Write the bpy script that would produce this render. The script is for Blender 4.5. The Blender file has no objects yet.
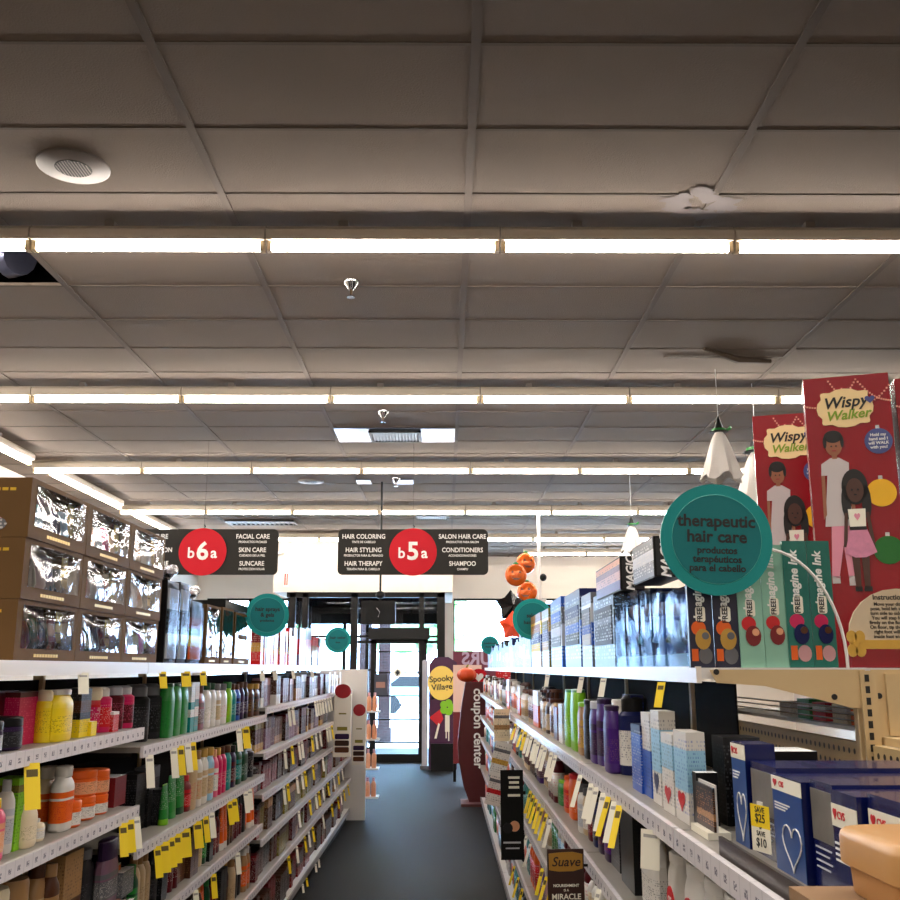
import bpy, math, random
from mathutils import Vector, Matrix
S = bpy.context.scene
COL = S.collection
RNG = random.Random(11)
PI = math.pi
S.view_settings.view_transform = 'Standard'
S.view_settings.look = 'None'
S.view_settings.gamma = 1
S.view_settings.exposure = 1.35
S.view_settings.use_curve_mapping = False

# ---------------------------------------------------------------- camera
EYE = 1.6
FPX = 990.0
PITCH = math.atan(218 / FPX)
CP, SP = math.cos(PITCH), math.sin(PITCH)
cam = bpy.data.cameras.new('camera')
cam.sensor_width = 36
cam.lens = FPX / 900 * 36
cam.clip_start = 0.05
cam.clip_end = 400
co = bpy.data.objects.new('camera', cam)
COL.objects.link(co)
co.location = (0, 0, EYE)
co.rotation_euler = (PI / 2 + PITCH, 0, -math.atan(5 / FPX))
S.camera = co

def along(u, x, zr=0.0):          # distance down the aisle of a column on the upright plane X=x
    return (FPX * x / (u - 445.0) - zr * SP) / CP
def height(v, y):                 # height above the floor of a row at distance y
    k = (v - 668.0) * CP / FPX
    return EYE - k * y * CP / (1 + k * SP)
def across(u, y, z):              # sideways place of a column at distance y, height z
    return (u - 445.0) * (y * CP + (z - EYE) * SP) / FPX

# ---------------------------------------------------------------- materials
def lin(c):
    r = []
    for x in c:
        x /= 255.0
        r.append(x / 12.92 if x <= .04045 else ((x + .055) / 1.055) ** 2.4)
    return (r[0], r[1], r[2], 1)
MATS = {}
def mat(name, rgb, rough=.5, metal=0.0, spec=.5, noise=0.0, scale=20.0, emit=0.0, bump=0.0, bscale=200.0, trans=0.0, coat=0.0):
    if name in MATS:
        return MATS[name]
    m = bpy.data.materials.new(name)
    m.use_nodes = True
    nt = m.node_tree
    b = nt.nodes['Principled BSDF']
    b.inputs['Base Color'].default_value = lin(rgb)
    b.inputs['Roughness'].default_value = rough
    b.inputs['Metallic'].default_value = metal
    b.inputs['Specular IOR Level'].default_value = spec
    b.inputs['Coat Weight'].default_value = coat
    if trans:
        b.inputs['Transmission Weight'].default_value = trans
    if emit:
        b.inputs['Emission Color'].default_value = lin(rgb)
        b.inputs['Emission Strength'].default_value = emit
    tc = None
    if noise or bump:
        tc = nt.nodes.new('ShaderNodeTexCoord')
    if noise:
        n = nt.nodes.new('ShaderNodeTexNoise')
        n.inputs['Scale'].default_value = scale
        n.inputs['Detail'].default_value = 6
        nt.links.new(tc.outputs['Object'], n.inputs['Vector'])
        mx = nt.nodes.new('ShaderNodeMix')
        mx.data_type = 'RGBA'
        c = lin(rgb)
        mx.inputs['A'].default_value = tuple(x * (1 - noise) for x in c[:3]) + (1,)
        mx.inputs['B'].default_value = tuple(min(1, x * (1 + noise)) for x in c[:3]) + (1,)
        nt.links.new(n.outputs['Fac'], mx.inputs['Factor'])
        nt.links.new(mx.outputs['Result'], b.inputs['Base Color'])
    if bump:
        n2 = nt.nodes.new('ShaderNodeTexNoise')
        n2.inputs['Scale'].default_value = bscale
        n2.inputs['Detail'].default_value = 4
        nt.links.new(tc.outputs['Object'], n2.inputs['Vector'])
        bp = nt.nodes.new('ShaderNodeBump')
        bp.inputs['Strength'].default_value = bump
        bp.inputs['Distance'].default_value = .01
        nt.links.new(n2.outputs['Fac'], bp.inputs['Height'])
        nt.links.new(bp.outputs['Normal'], b.inputs['Normal'])
    MATS[name] = m
    return m

PAL = {
 'white': (218, 213, 206), 'cream': (226, 208, 176), 'pale pink': (196, 146, 150), 'pink': (226, 96, 130), 'magenta': (196, 22, 84),
 'red': (196, 26, 34), 'maroon': (84, 12, 22), 'dark red': (120, 24, 30), 'orange': (226, 96, 22), 'peach': (226, 160, 120), 'yellow': (236, 206, 30),
 'gold': (190, 146, 60), 'lime green': (126, 190, 30), 'green': (34, 124, 48), 'dark green': (20, 66, 40), 'teal': (20, 128, 124),
 'pale blue': (150, 196, 222), 'blue': (40, 84, 176), 'navy': (18, 26, 78), 'purple': (66, 28, 112), 'dark purple': (44, 24, 60),
 'mauve': (122, 86, 106), 'grey': (98, 98, 102), 'silver': (190, 192, 198), 'black': (16, 16, 18), 'charcoal': (34, 34, 37),
 'brown': (80, 46, 28), 'dark brown': (52, 32, 24), 'tan': (162, 122, 78), 'olive': (122, 112, 40), 'beige': (192, 166, 130)}
def pm(c, rough=.38):
    return mat('plastic ' + c + (' matt' if rough > .5 else ''), PAL[c], rough, spec=.2 if max(PAL[c]) < 90 else .4)

def printmat(bands, ink, lines=14.0, dens=.5, lo=.12, hi=.9, rough=.35):
    lines, dens = lines * 2.1, dens + .05
    """printed packaging: bands of colour up the pack with rows of small print"""
    key = ('print', tuple(bands), ink, lines, dens, lo, hi)
    if key in MATS:
        return MATS[key]
    m = bpy.data.materials.new('printed pack')
    m.use_nodes = True
    nt = m.node_tree
    N, L = nt.nodes, nt.links
    b = N['Principled BSDF']
    b.inputs['Roughness'].default_value = rough
    b.inputs['Specular IOR Level'].default_value = .22
    tc = N.new('ShaderNodeTexCoord')
    sx = N.new('ShaderNodeSeparateXYZ')
    L.new(tc.outputs['Generated'], sx.inputs[0])
    rp = N.new('ShaderNodeValToRGB')
    rp.color_ramp.interpolation = 'CONSTANT'
    el = rp.color_ramp.elements
    while len(el) < len(bands):
        el.new(.5)
    for e, (p, c) in zip(el, bands):
        e.position = p
        e.color = lin(PAL[c] if isinstance(c, str) else c)
    L.new(sx.outputs['Z'], rp.inputs['Fac'])
    def mth(op, a, bb=None):
        n = N.new('ShaderNodeMath')
        n.operation = op
        for i, x in enumerate((a, bb)):
            if x is None:
                continue
            if isinstance(x, (int, float)):
                n.inputs[i].default_value = x
            else:
                L.new(x, n.inputs[i])
        return n.outputs[0]
    z = mth('MULTIPLY', sx.outputs['Z'], lines)
    row = mth('FLOOR', z)
    fr = mth('FRACT', z)
    on = mth('GREATER_THAN', fr, .45)
    cv = N.new('ShaderNodeCombineXYZ')
    L.new(mth('MULTIPLY', sx.outputs['X'], 17.0), cv.inputs[0])
    L.new(mth('MULTIPLY', sx.outputs['Y'], 17.0), cv.inputs[1])
    L.new(mth('MULTIPLY', row, 5.37), cv.inputs[2])
    nz = N.new('ShaderNodeTexNoise')
    nz.inputs['Scale'].default_value = 1.0
    nz.inputs['Detail'].default_value = 1.0
    L.new(cv.outputs[0], nz.inputs['Vector'])
    t = mth('GREATER_THAN', nz.outputs['Fac'], dens)
    inr = mth('MULTIPLY', mth('GREATER_THAN', sx.outputs['Z'], lo), mth('LESS_THAN', sx.outputs['Z'], hi))
    msk = mth('MULTIPLY', mth('MULTIPLY', on, t), inr)
    mx = N.new('ShaderNodeMix')
    mx.data_type = 'RGBA'
    L.new(mth('MULTIPLY', msk, .55), mx.inputs['Factor'])
    L.new(rp.outputs['Color'], mx.inputs['A'])
    mx.inputs['B'].default_value = lin(PAL[ink] if isinstance(ink, str) else ink)
    L.new(mx.outputs['Result'], b.inputs['Base Color'])
    MATS[key] = m
    return m

def film(name, tint=(235, 240, 250), gloss=.35, rough=.06, bump=.0, bscale=12.0):
    """clear plastic or glass sheet: see-through with a reflecting face"""
    if name in MATS:
        return MATS[name]
    m = bpy.data.materials.new(name)
    m.use_nodes = True
    nt = m.node_tree
    N, L = nt.nodes, nt.links
    N.remove(N['Principled BSDF'])
    out = N['Material Output']
    tr = N.new('ShaderNodeBsdfTransparent')
    tr.inputs[0].default_value = lin(tint)
    gl = N.new('ShaderNodeBsdfGlossy')
    gl.inputs['Roughness'].default_value = rough
    if 'blister' in name:
        gl.inputs[0].default_value = (.42, .45, .5, 1)
    lw = N.new('ShaderNodeLayerWeight')
    lw.inputs['Blend'].default_value = gloss
    mx = N.new('ShaderNodeMixShader')
    L.new(lw.outputs['Fresnel'], mx.inputs[0])
    L.new(tr.outputs[0], mx.inputs[1])
    L.new(gl.outputs[0], mx.inputs[2])
    L.new(mx.outputs[0], out.inputs['Surface'])
    if bump:
        tc = N.new('ShaderNodeTexCoord')
        nz = N.new('ShaderNodeTexNoise')
        nz.inputs['Scale'].default_value = bscale
        nz.inputs['Detail'].default_value = 2
        nz.inputs['Distortion'].default_value = 1.5
        L.new(tc.outputs['Object'], nz.inputs['Vector'])
        bp = N.new('ShaderNodeBump')
        bp.inputs['Strength'].default_value = bump
        bp.inputs['Distance'].default_value = .03
        L.new(nz.outputs['Fac'], bp.inputs['Height'])
        L.new(bp.outputs['Normal'], gl.inputs['Normal'])
        L.new(bp.outputs['Normal'], lw.inputs['Normal'])
    MATS[name] = m
    return m

# ---------------------------------------------------------------- mesh helpers
class MB:
    def __init__(s):
        s.v, s.f, s.m, s.k = [], [], [], 0
    def use(s, k):
        s.k = k
        return s
    def face(s, ids):
        s.f.append(ids)
        s.m.append(s.k)
    def box(s, x0, y0, z0, x1, y1, z1):
        n = len(s.v)
        s.v += [(x0, y0, z0), (x1, y0, z0), (x1, y1, z0), (x0, y1, z0), (x0, y0, z1), (x1, y0, z1), (x1, y1, z1), (x0, y1, z1)]
        for q in ((0, 3, 2, 1), (4, 5, 6, 7), (0, 1, 5, 4), (1, 2, 6, 5), (2, 3, 7, 6), (3, 0, 4, 7)):
            s.face([n + i for i in q])
        return s
    def loft(s, rings, n=16, p=2.0, cx=0, cy=0):
        """rings: (rx, ry, z); closed at both ends"""
        base = len(s.v)
        for rx, ry, z in rings:
            for i in range(n):
                a = 2 * PI * (i + .5) / n
                c, d = math.cos(a), math.sin(a)
                c = math.copysign(abs(c) ** (2 / p), c)
                d = math.copysign(abs(d) ** (2 / p), d)
                s.v.append((cx + rx * c, cy + ry * d, z))
        for j in range(len(rings) - 1):
            for i in range(n):
                a = base + j * n + i
                b = base + j * n + (i + 1) % n
                s.face([a, b, b + n, a + n])
        s.face([base + i for i in range(n)][::-1])
        e = base + (len(rings) - 1) * n
        s.face([e + i for i in range(n)])
        return s
    def prism(s, pts, y0, y1):
        """outline in XZ pushed from y0 (front) to y1"""
        n = len(s.v)
        k = len(pts)
        area = sum(pts[i][0] * pts[(i + 1) % k][1] - pts[(i + 1) % k][0] * pts[i][1] for i in range(k))
        if area < 0:
            pts = pts[::-1]
        s.v += [(x, y0, z) for x, z in pts] + [(x, y1, z) for x, z in pts]
        s.face(list(range(n, n + k)))
        s.face(list(range(n + k, n + 2 * k))[::-1])
        for i in range(k):
            j = (i + 1) % k
            s.face([n + j, n + i, n + k + i, n + k + j])
        return s
    def disc(s, cx, cz, r, y0, y1, n=32, rz=None):
        return s.prism([(cx + r * math.cos(2 * PI * i / n), cz + (rz or r) * math.sin(2 * PI * i / n)) for i in range(n)], y0, y1)
    def tube(s, path, r, n=8):
        base = len(s.v)
        P = [Vector(p) for p in path]
        for i, p in enumerate(P):
            d = (P[min(i + 1, len(P) - 1)] - P[max(i - 1, 0)]).normalized()
            a = d.cross(Vector((0, 0, 1)))
            if a.length < .05:
                a = d.cross(Vector((1, 0, 0)))
            a.normalize()
            b = d.cross(a)
            rr = r[i] if isinstance(r, (list, tuple)) else r
            for k in range(n):
                t = 2 * PI * k / n
                s.v.append(tuple(p + rr * (math.cos(t) * a + math.sin(t) * b)))
        for i in range(len(P) - 1):
            for k in range(n):
                q = base + i * n + k
                w = base + i * n + (k + 1) % n
                s.face([q, w, w + n, q + n])
        s.face([base + k for k in range(n)][::-1])
        s.face([base + (len(P) - 1) * n + k for k in range(n)])
        return s
    def ball(s, c, rx, ry, rz, n=16, m=10, lobe=0, k=0):
        base = len(s.v)
        for j in range(m + 1):
            t = PI * (j + .02 if j == 0 else j - .02 if j == m else j) / m
            for i in range(n):
                a = 2 * PI * i / n
                q = 1 + k * math.cos(lobe * a) if lobe else 1
                s.v.append((c[0] + rx * q * math.sin(t) * math.cos(a), c[1] + ry * q * math.sin(t) * math.sin(a), c[2] - rz * math.cos(t)))
        for j in range(m):
            for i in range(n):
                a = base + j * n + i
                b = base + j * n + (i + 1) % n
                s.face([a, b, b + n, a + n])
        return s
    def mesh(s, name, mats, smooth=False):
        me = bpy.data.meshes.new(name)
        me.from_pydata(s.v, [], s.f)
        for m in (mats if isinstance(mats, (list, tuple)) else [mats]):
            me.materials.append(m)
        me.polygons.foreach_set('material_index', s.m)
        if smooth:
            me.polygons.foreach_set('use_smooth', [True] * len(s.f))
            try:
                me.set_sharp_from_angle(angle=math.radians(38))
            except Exception:
                pass
        me.update()
        return me
    def build(s, name, mats, parent=None, smooth=False, loc=(0, 0, 0), rot=(0, 0, 0)):
        return link(name, s.mesh(name, mats, smooth), parent, loc, rot)

def link(name, me, parent=None, loc=(0, 0, 0), rot=(0, 0, 0)):
    o = bpy.data.objects.new(name, me)
    COL.objects.link(o)
    o.parent = parent
    o.location = loc
    o.rotation_euler = rot
    return o
def tag(o, label, cat, group=None):
    o['label'] = label
    o['category'] = cat
    if group:
        o['group'] = group
    return o
def thing(name, label, cat, loc=(0, 0, 0), rz=0.0, group=None):
    o = bpy.data.objects.new(name, None)
    COL.objects.link(o)
    o.empty_display_size = .05
    o.location = loc
    o.rotation_euler = (0, 0, rz)
    return tag(o, label, cat, group)
def struct(o):
    o['kind'] = 'structure'
    return o
def text(name, s, size, m, parent, loc, rot=(PI / 2, 0, 0), align='CENTER', bold=.0, ext=.0006, mirror=False, sx=1.0, shear=0.0, gap=1.0):
    c = bpy.data.curves.new('lettering', 'FONT')
    c.body = s
    c.size = size
    c.align_x = align
    c.align_y = 'CENTER'
    c.extrude = ext
    c.offset = bold * size
    c.shear = shear
    c.space_line = gap
    c.resolution_u = 3
    o = bpy.data.objects.new('lettering', c)
    COL.objects.link(o)
    me = bpy.data.meshes.new_from_object(o)
    bpy.data.objects.remove(o)
    bpy.data.curves.remove(c)
    if mirror or sx != 1.0:
        me.transform(Matrix.Diagonal((-sx if mirror else sx, 1, 1, 1)))
        if mirror:
            me.flip_normals()
    me.materials.clear()
    me.materials.append(m)
    me.name = name
    return link(name, me, parent, loc, rot)
def rrect(x0, z0, x1, z1, r, n=5):
    p = []
    for cx, cz, a in ((x1 - r, z1 - r, 0), (x0 + r, z1 - r, 90), (x0 + r, z0 + r, 180), (x1 - r, z0 + r, 270)):
        for i in range(n + 1):
            t = math.radians(a + 90 * i / n)
            p.append((cx + r * math.cos(t), cz + r * math.sin(t)))
    return p
def heart(cx, cz, w, h, n=20):
    p = []
    for i in range(n):
        t = 2 * PI * i / n
        x = 16 * math.sin(t) ** 3
        z = 13 * math.cos(t) - 5 * math.cos(2 * t) - 2 * math.cos(3 * t) - math.cos(4 * t)
        p.append((cx + x / 32 * w, cz + (z + 2.5) / 29 * h))
    return p
ONES = 'first second third fourth fifth sixth seventh eighth ninth tenth eleventh twelfth thirteenth fourteenth fifteenth sixteenth seventeenth eighteenth nineteenth'.split()
TENS = {2: 'twent', 3: 'thirt', 4: 'fort', 5: 'fift', 6: 'sixt', 7: 'sevent', 8: 'eight', 9: 'ninet'}
def nth(n):
    if n < 20:
        return ONES[n - 1]
    t, o = divmod(n, 10)
    return TENS[t] + 'ieth' if o == 0 else TENS[t] + 'y-' + ONES[o - 1]

# ---------------------------------------------------------------- shared materials
M_TILE = mat('ceiling tile', (110, 98, 88), .9, spec=.2, noise=.10, scale=1.3, bump=.25, bscale=120)
M_BAR = mat('ceiling grid bar', (94, 84, 76), .75, spec=.12)
M_WALL = mat('painted wall', (210, 200, 188), .8, noise=.03, scale=3)
M_CARPET = mat('carpet', (24, 24, 23), .6, spec=.09, noise=.35, scale=160, bump=.2, bscale=300)
M_STEEL = mat('cream enamelled steel', (206, 178, 132), .45, noise=.04, scale=6)
M_SHELFW = mat('white enamelled steel', (222, 218, 214), .3)
M_DARK = mat('dark backing', (20, 17, 16), .8, spec=.15)
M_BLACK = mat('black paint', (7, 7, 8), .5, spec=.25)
M_FRAME = mat('dark bronze frame', (11, 10, 10), .5, spec=.2)
M_TUBE = mat('lit tube', (255, 246, 236), .5, emit=30.0)
M_HOUS = mat('fixture housing', (196, 184, 168), .45)
M_SOCK = mat('lampholder', (206, 186, 150), .5)
M_CHROME = mat('chrome', (210, 212, 216), .15, metal=1)
M_PANEL = mat('bright metal panel', (92, 100, 120), .3, metal=1, bump=.25, bscale=5)
M_GLASS = film('window glass', (238, 244, 248), .12, .02)
M_LOBBY = film('lobby glass', (232, 240, 246), .3, .0)
M_FILM = film('crinkled clear film', (236, 238, 246), .42, .07, bump=.12, bscale=6)
M_FILM2 = film('clear blister', (228, 236, 250), .09, .10, bump=.05, bscale=5)
M_INK = mat('black ink', (14, 14, 16), .5)
M_WINK = mat('white ink', (238, 236, 232), .5)
M_TEAL = mat('teal card', (8, 146, 144), .5, spec=.3)
M_TEAL2 = mat('deep teal card', (4, 118, 122), .5, spec=.3)
M_YTAG = mat('yellow tag card', (244, 210, 20), .5)
M_WTAG = mat('white tag card', (238, 232, 214), .5)
M_RED = mat('red ink', (200, 20, 36), .45)
M_KRAFT = mat('kraft card', (92, 66, 36), .7, spec=.15, noise=.08, scale=9)
M_KRAFT2 = mat('bronze printed card', (98, 72, 38), .45, noise=.06, scale=9)
M_GOLD = mat('gold foil ink', (200, 160, 40), .35, metal=.4)

# price rail with rows of small printed labels
def rail_mat():
    m = bpy.data.materials.new('price rail')
    m.use_nodes = True
    nt = m.node_tree
    N, L = nt.nodes, nt.links
    b = N['Principled BSDF']
    b.inputs['Roughness'].default_value = .22
    tc = N.new('ShaderNodeTexCoord')
    so_ = N.new('ShaderNodeSeparateXYZ')
    L.new(tc.outputs['Object'], so_.inputs[0])
    sg = N.new('ShaderNodeSeparateXYZ')
    L.new(tc.outputs['Generated'], sg.inputs[0])
    def mth(op, a, bb=None):
        n = N.new('ShaderNodeMath')
        n.operation = op
        for i, x in enumerate((a, bb)):
            if x is None:
                continue
            if isinstance(x, (int, float)):
                n.inputs[i].default_value = x
            else:
                L.new(x, n.inputs[i])
        return n.outputs[0]
    f = mth('FRACT', mth('MULTIPLY', so_.outputs['Y'], 1 / .052))
    band = mth('MULTIPLY', mth('GREATER_THAN', sg.outputs['Z'], .3), mth('LESS_THAN', sg.outputs['Z'], .62))
    k1 = mth('MULTIPLY', mth('GREATER_THAN', f, .3), mth('LESS_THAN', f, .62))
    nz = N.new('ShaderNodeTexNoise')
    nz.inputs['Scale'].default_value = 260
    L.new(tc.outputs['Object'], nz.inputs['Vector'])
    msk = mth('MULTIPLY', mth('MULTIPLY', band, k1), mth('GREATER_THAN', nz.outputs['Fac'], .45))
    edge = mth('MULTIPLY', mth('LESS_THAN', f, .05), .35)
    mx = N.new('ShaderNodeMix')
    mx.data_type = 'RGBA'
    L.new(mth('MAXIMUM', msk, edge), mx.inputs['Factor'])
    mx.inputs['A'].default_value = lin((228, 222, 226))
    mx.inputs['B'].default_value = lin((132, 128, 140))
    L.new(mx.outputs['Result'], b.inputs['Base Color'])
    return m
M_RAIL = rail_mat()
def peg_mat():
    m = bpy.data.materials.new('pegboard')
    m.use_nodes = True
    nt = m.node_tree
    N, L = nt.nodes, nt.links
    b = N['Principled BSDF']
    b.inputs['Roughness'].default_value = .5
    tc = N.new('ShaderNodeTexCoord')
    sx = N.new('ShaderNodeSeparateXYZ')
    L.new(tc.outputs['Object'], sx.inputs[0])
    def mth(op, a, bb=None):
        n = N.new('ShaderNodeMath')
        n.operation = op
        for i, x in enumerate((a, bb)):
            if x is None:
                continue
            if isinstance(x, (int, float)):
                n.inputs[i].default_value = x
            else:
                L.new(x, n.inputs[i])
        return n.outputs[0]
    def cell(o):
        f = mth('FRACT', mth('MULTIPLY', o, 1 / .026))
        d = mth('SUBTRACT', f, .5)
        return mth('MULTIPLY', d, d)
    r = mth('ADD', cell(sx.outputs['Y']), cell(sx.outputs['Z']))
    k = mth('LESS_THAN', r, .045)
    mx = N.new('ShaderNodeMix')
    mx.data_type = 'RGBA'
    L.new(k, mx.inputs['Factor'])
    mx.inputs['A'].default_value = lin((196, 168, 120))
    mx.inputs['B'].default_value = lin((34, 28, 22))
    L.new(mx.outputs['Result'], b.inputs['Base Color'])
    return m
M_PEG = peg_mat()
def brick_mat():
    m = bpy.data.materials.new('brick')
    m.use_nodes = True
    nt = m.node_tree
    br = nt.nodes.new('ShaderNodeTexBrick')
    br.inputs['Scale'].default_value = 4
    br.inputs['Color1'].default_value = lin((66, 40, 40))
    br.inputs['Color2'].default_value = lin((52, 34, 36))
    br.inputs['Mortar'].default_value = lin((80, 70, 68))
    tc = nt.nodes.new('ShaderNodeTexCoord')
    sx = nt.nodes.new('ShaderNodeSeparateXYZ')
    cb = nt.nodes.new('ShaderNodeCombineXYZ')
    ad = nt.nodes.new('ShaderNodeMath')
    nt.links.new(tc.outputs['Object'], sx.inputs[0])
    nt.links.new(sx.outputs['X'], ad.inputs[0])
    nt.links.new(sx.outputs['Y'], ad.inputs[1])
    nt.links.new(ad.outputs[0], cb.inputs[0])
    nt.links.new(sx.outputs['Z'], cb.inputs[1])
    nt.links.new(cb.outputs[0], br.inputs['Vector'])
    nt.links.new(br.outputs['Color'], nt.nodes['Principled BSDF'].inputs['Base Color'])
    return m
M_BRICK = brick_mat()

# ---------------------------------------------------------------- the room
CEIL = 3.91
XL, XR, YB, YF = -5.2, 7.2, -3.2, 21.0
TX, TY = 1.23, .611            # ceiling tile
GX0 = -1.115                    # one of the long grid bars
GY0 = 3.33                     # one of the cross bars
HOLE = (GX0 - 2 * TX, GY0 + 3 * TY)    # the missing tile
def room():
    MB().box(XL, YB, -.1, XR, YF + .2, 0).build('floor', M_CARPET)
    g, bars = MB(), MB()
    i0, i1 = math.floor((XL - GX0) / TX), math.ceil((XR - GX0) / TX)
    j0, j1 = math.floor((YB - GY0) / TY), math.ceil((YF - GY0) / TY)
    for i in range(i0, i1):
        for j in range(j0, j1):
            x, y = GX0 + i * TX, GY0 + j * TY
            if i == -2 and j == 3:
                continue
            g.box(max(x, XL), max(y, YB), CEIL, min(x + TX, XR), min(y + TY, YF), CEIL + .02)
    c = struct(g.build('ceiling', M_TILE))
    for i in range(i0 + 1, i1):
        x = GX0 + i * TX
        bars.box(x - .019, YB, CEIL - .006, x + .019, YF, CEIL + .0)
    for j in range(j0 + 1, j1):
        y = GY0 + j * TY
        bars.box(XL, y - .009, CEIL - .004, XR, y + .009, CEIL + .0)
    struct(bars.build('trim_1', M_BAR))
    # space above the missing tile
    x, y = HOLE
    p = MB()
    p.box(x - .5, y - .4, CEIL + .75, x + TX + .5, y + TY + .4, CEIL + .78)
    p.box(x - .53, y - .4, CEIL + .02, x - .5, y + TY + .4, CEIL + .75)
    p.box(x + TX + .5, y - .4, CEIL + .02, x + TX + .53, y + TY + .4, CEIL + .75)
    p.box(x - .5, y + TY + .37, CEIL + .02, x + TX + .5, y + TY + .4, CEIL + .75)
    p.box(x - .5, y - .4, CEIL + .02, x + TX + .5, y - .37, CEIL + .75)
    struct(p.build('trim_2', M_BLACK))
    d = MB()
    pts = [(x - .4 + .06 * k, y + .52 + .02 * math.sin(k * 2.1), CEIL + .17 + .02 * math.sin(k * 1.3)) for k in range(24)]
    d.tube(pts, [.13 + .012 * math.cos(k * PI) for k in range(24)], 14)
    o = d.build('air_duct', mat('foil duct', (120, 124, 150), .3, metal=.8, bump=.4, bscale=9), smooth=True)
    tag(o, 'crinkled foil air duct seen through the missing ceiling tile', 'duct')
    # walls
    for nm, b in (('wall_left', (XL - .1, YB, 0, XL, YF + .2, CEIL)), ('wall_right', (XR, YB, 0, XR + .1, YF + .2, CEIL)),
                  ('wall_back', (XL, YB - .1, 0, XR, YB, CEIL))):
        struct(MB().box(*b).build(nm, M_WALL))
    WT = 3.03
    f = MB()
    f.box(XL, YF, WT, XR, YF + .2, CEIL)
    f.box(XL, YF, 0, -3.2, YF + .2, .75)
    f.box(.08, YF, 0, XR, YF + .2, .75)
    f.box(XL, YF, .75, XL + .2, YF + .2, WT)
    f.box(4.6, YF, .75, XR, YF + .2, WT)
    f.box(-3.2, YF, 0, -2.95, YF + .2, WT)
    f.box(-.02, YF, 0, .18, YF + .2, WT)
    struct(f.build('wall_front', M_WALL))
    n = 0
    for x0, x1 in ((XL + .2, -3.2), (.18, 4.6)):
        n += 1
        fr = MB()
        xs = [x0 + (x1 - x0) * k / 2 for k in range(3)]
        for q in xs:
            fr.box(q - .025, YF + .04, .75, q + .025, YF + .12, WT)
        fr.box(x0, YF + .04, .75, x1, YF + .12, .8)
        fr.box(x0, YF + .04, WT - .05, x1, YF + .12, WT)
        w = struct(fr.build('window_%d' % n, M_FRAME))
        MB().box(x0, YF + .07, .8, x1, YF + .08, WT - .05).build('pane', M_GLASS, w)
    # the bulkhead over the entrance and the glazed lobby below it
    VY = 18.0
    struct(MB().box(-3.08, VY - .12, 2.93, .14, YF, CEIL).build('trim_3', M_WALL))
    VX0, VX1 = -2.84, .0
    def u2x(u, z=1.6):
        return across(u, VY, z)
    fr = MB()
    for u0, u1, zt in ((288, 294, 2.93), (301, 307, 2.93), (350, 357, 2.93), (419, 424, 2.93), (437, 445, 2.93)):
        fr.box(u2x(u0), VY - .06, 0, u2x(u1), VY + .06, zt)
    fr.box(VX0, VY - .06, 2.84, VX1, VY + .06, 2.93)
    fr.box(VX0, VY - .04, 2.13, VX1, VY + .04, 2.17)
    fr.box(VX0, VY - .04, 1.55, u2x(371), VY + .04, 1.58)
    fr.box(VX0, VY - .04, 0, u2x(372), VY + .04, .25)
    w = struct(fr.build('window_3', M_FRAME))
    MB().box(VX0, VY - .005, .25, u2x(372), VY + .005, 2.84).build('pane', M_LOBBY, w)
    MB().box(u2x(372), VY - .005, 2.3, VX1, VY + .005, 2.84).build('pane', M_LOBBY, w)
    MB().box(u2x(426), VY - .005, .1, VX1, VY + .005, 2.13).build('pane', M_LOBBY, w)
    # side of the lobby
    sd = MB()
    for y in (VY + .1, VY + 1.4, YF - .1):
        sd.box(VX0, y - .03, 0, VX0 + .06, y + .03, 2.93)
        sd.box(VX1 - .06, y - .03, 0, VX1, y + .03, 2.93)
    w4 = struct(sd.build('window_4', M_FRAME))
    MB().box(VX0 + .025, VY + .13, .1, VX0 + .035, YF - .13, 2.9).build('pane', M_GLASS, w4)
    MB().box(VX1 - .035, VY + .13, .1, VX1 - .025, YF - .13, 2.9).build('pane', M_GLASS, w4)
    struct(MB().box(VX0 + .06, VY + .06, 2.86, VX1 - .06, YF, 2.929).build('trim_4', mat('matt black', (5, 5, 6), .95, spec=0)))
    hd = MB().box(-2.95, YF, 2.5, -.02, YF + .2, 3.03)
    for x in (-2.92, -2.1, -1.62, -.5, -.06):
        hd.box(x - .035, YF + .02, 0, x + .035, YF + .14, 2.5)
    hd.box(-2.95, YF + .02, 2.1, -.02, YF + .14, 2.16)
    w5 = struct(hd.build('window_5', M_FRAME))
    MB().box(-2.95, YF + .07, .05, -.02, YF + .08, 2.5).build('pane', M_GLASS, w5)
    # entrance door
    x0, x1 = u2x(371), u2x(428)
    d = MB()
    zt = 2.10
    d.box(x0, VY - .05, 0, x0 + .1, VY + .05, zt)
    d.box(x1 - .16, VY - .05, 0, x1 - .02, VY + .05, zt)
    d.box(x0, VY - .05, zt - .07, x1, VY + .05, zt)
    d.box(x0, VY - .05, .0, x1 - .02, VY + .05, .14)
    for z in (1.88, 1.52, 1.12, .72, .33):
        d.box(x0 + .1, VY - .025, z - .013, x1 - .16, VY + .025, z + .013)
    dr = struct(d.build('door_1', M_FRAME))
    MB().box(x0 + .1, VY - .004, .14, x1 - .16, VY + .004, zt - .07).build('pane', M_GLASS, dr)
    hx = MB().box(x0 - .04, VY - .16, 2.1, x1 + .03, VY + .08, 2.3)
    struct(hx.build('door_header', M_BLACK, dr))
    st = MB().disc((x0 + x1) / 2 - .03, 1.52, .075, VY - .035, VY - .03, 16)
    st.build('door_sticker', M_WTAG, dr)
    st = MB().prism([((x0 + x1) / 2 - .03 + a, 1.52 + b) for a, b in ((0, .05), (.04, 0), (0, -.05), (-.04, 0))], VY - .042, VY - .036)
    st.build('sticker_mark', M_INK, dr)
    MB().box(x0 + .07, VY - .06, 1.13, x0 + .3, VY - .052, 1.5).build('door_notice', mat('notice', (52, 56, 70), .5), dr)
    MB().box(x0 + .1, VY - .064, 1.26, x0 + .26, VY - .06, 1.36).build('notice_print', mat('notice print', (150, 110, 96), .5), dr)
room()
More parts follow.
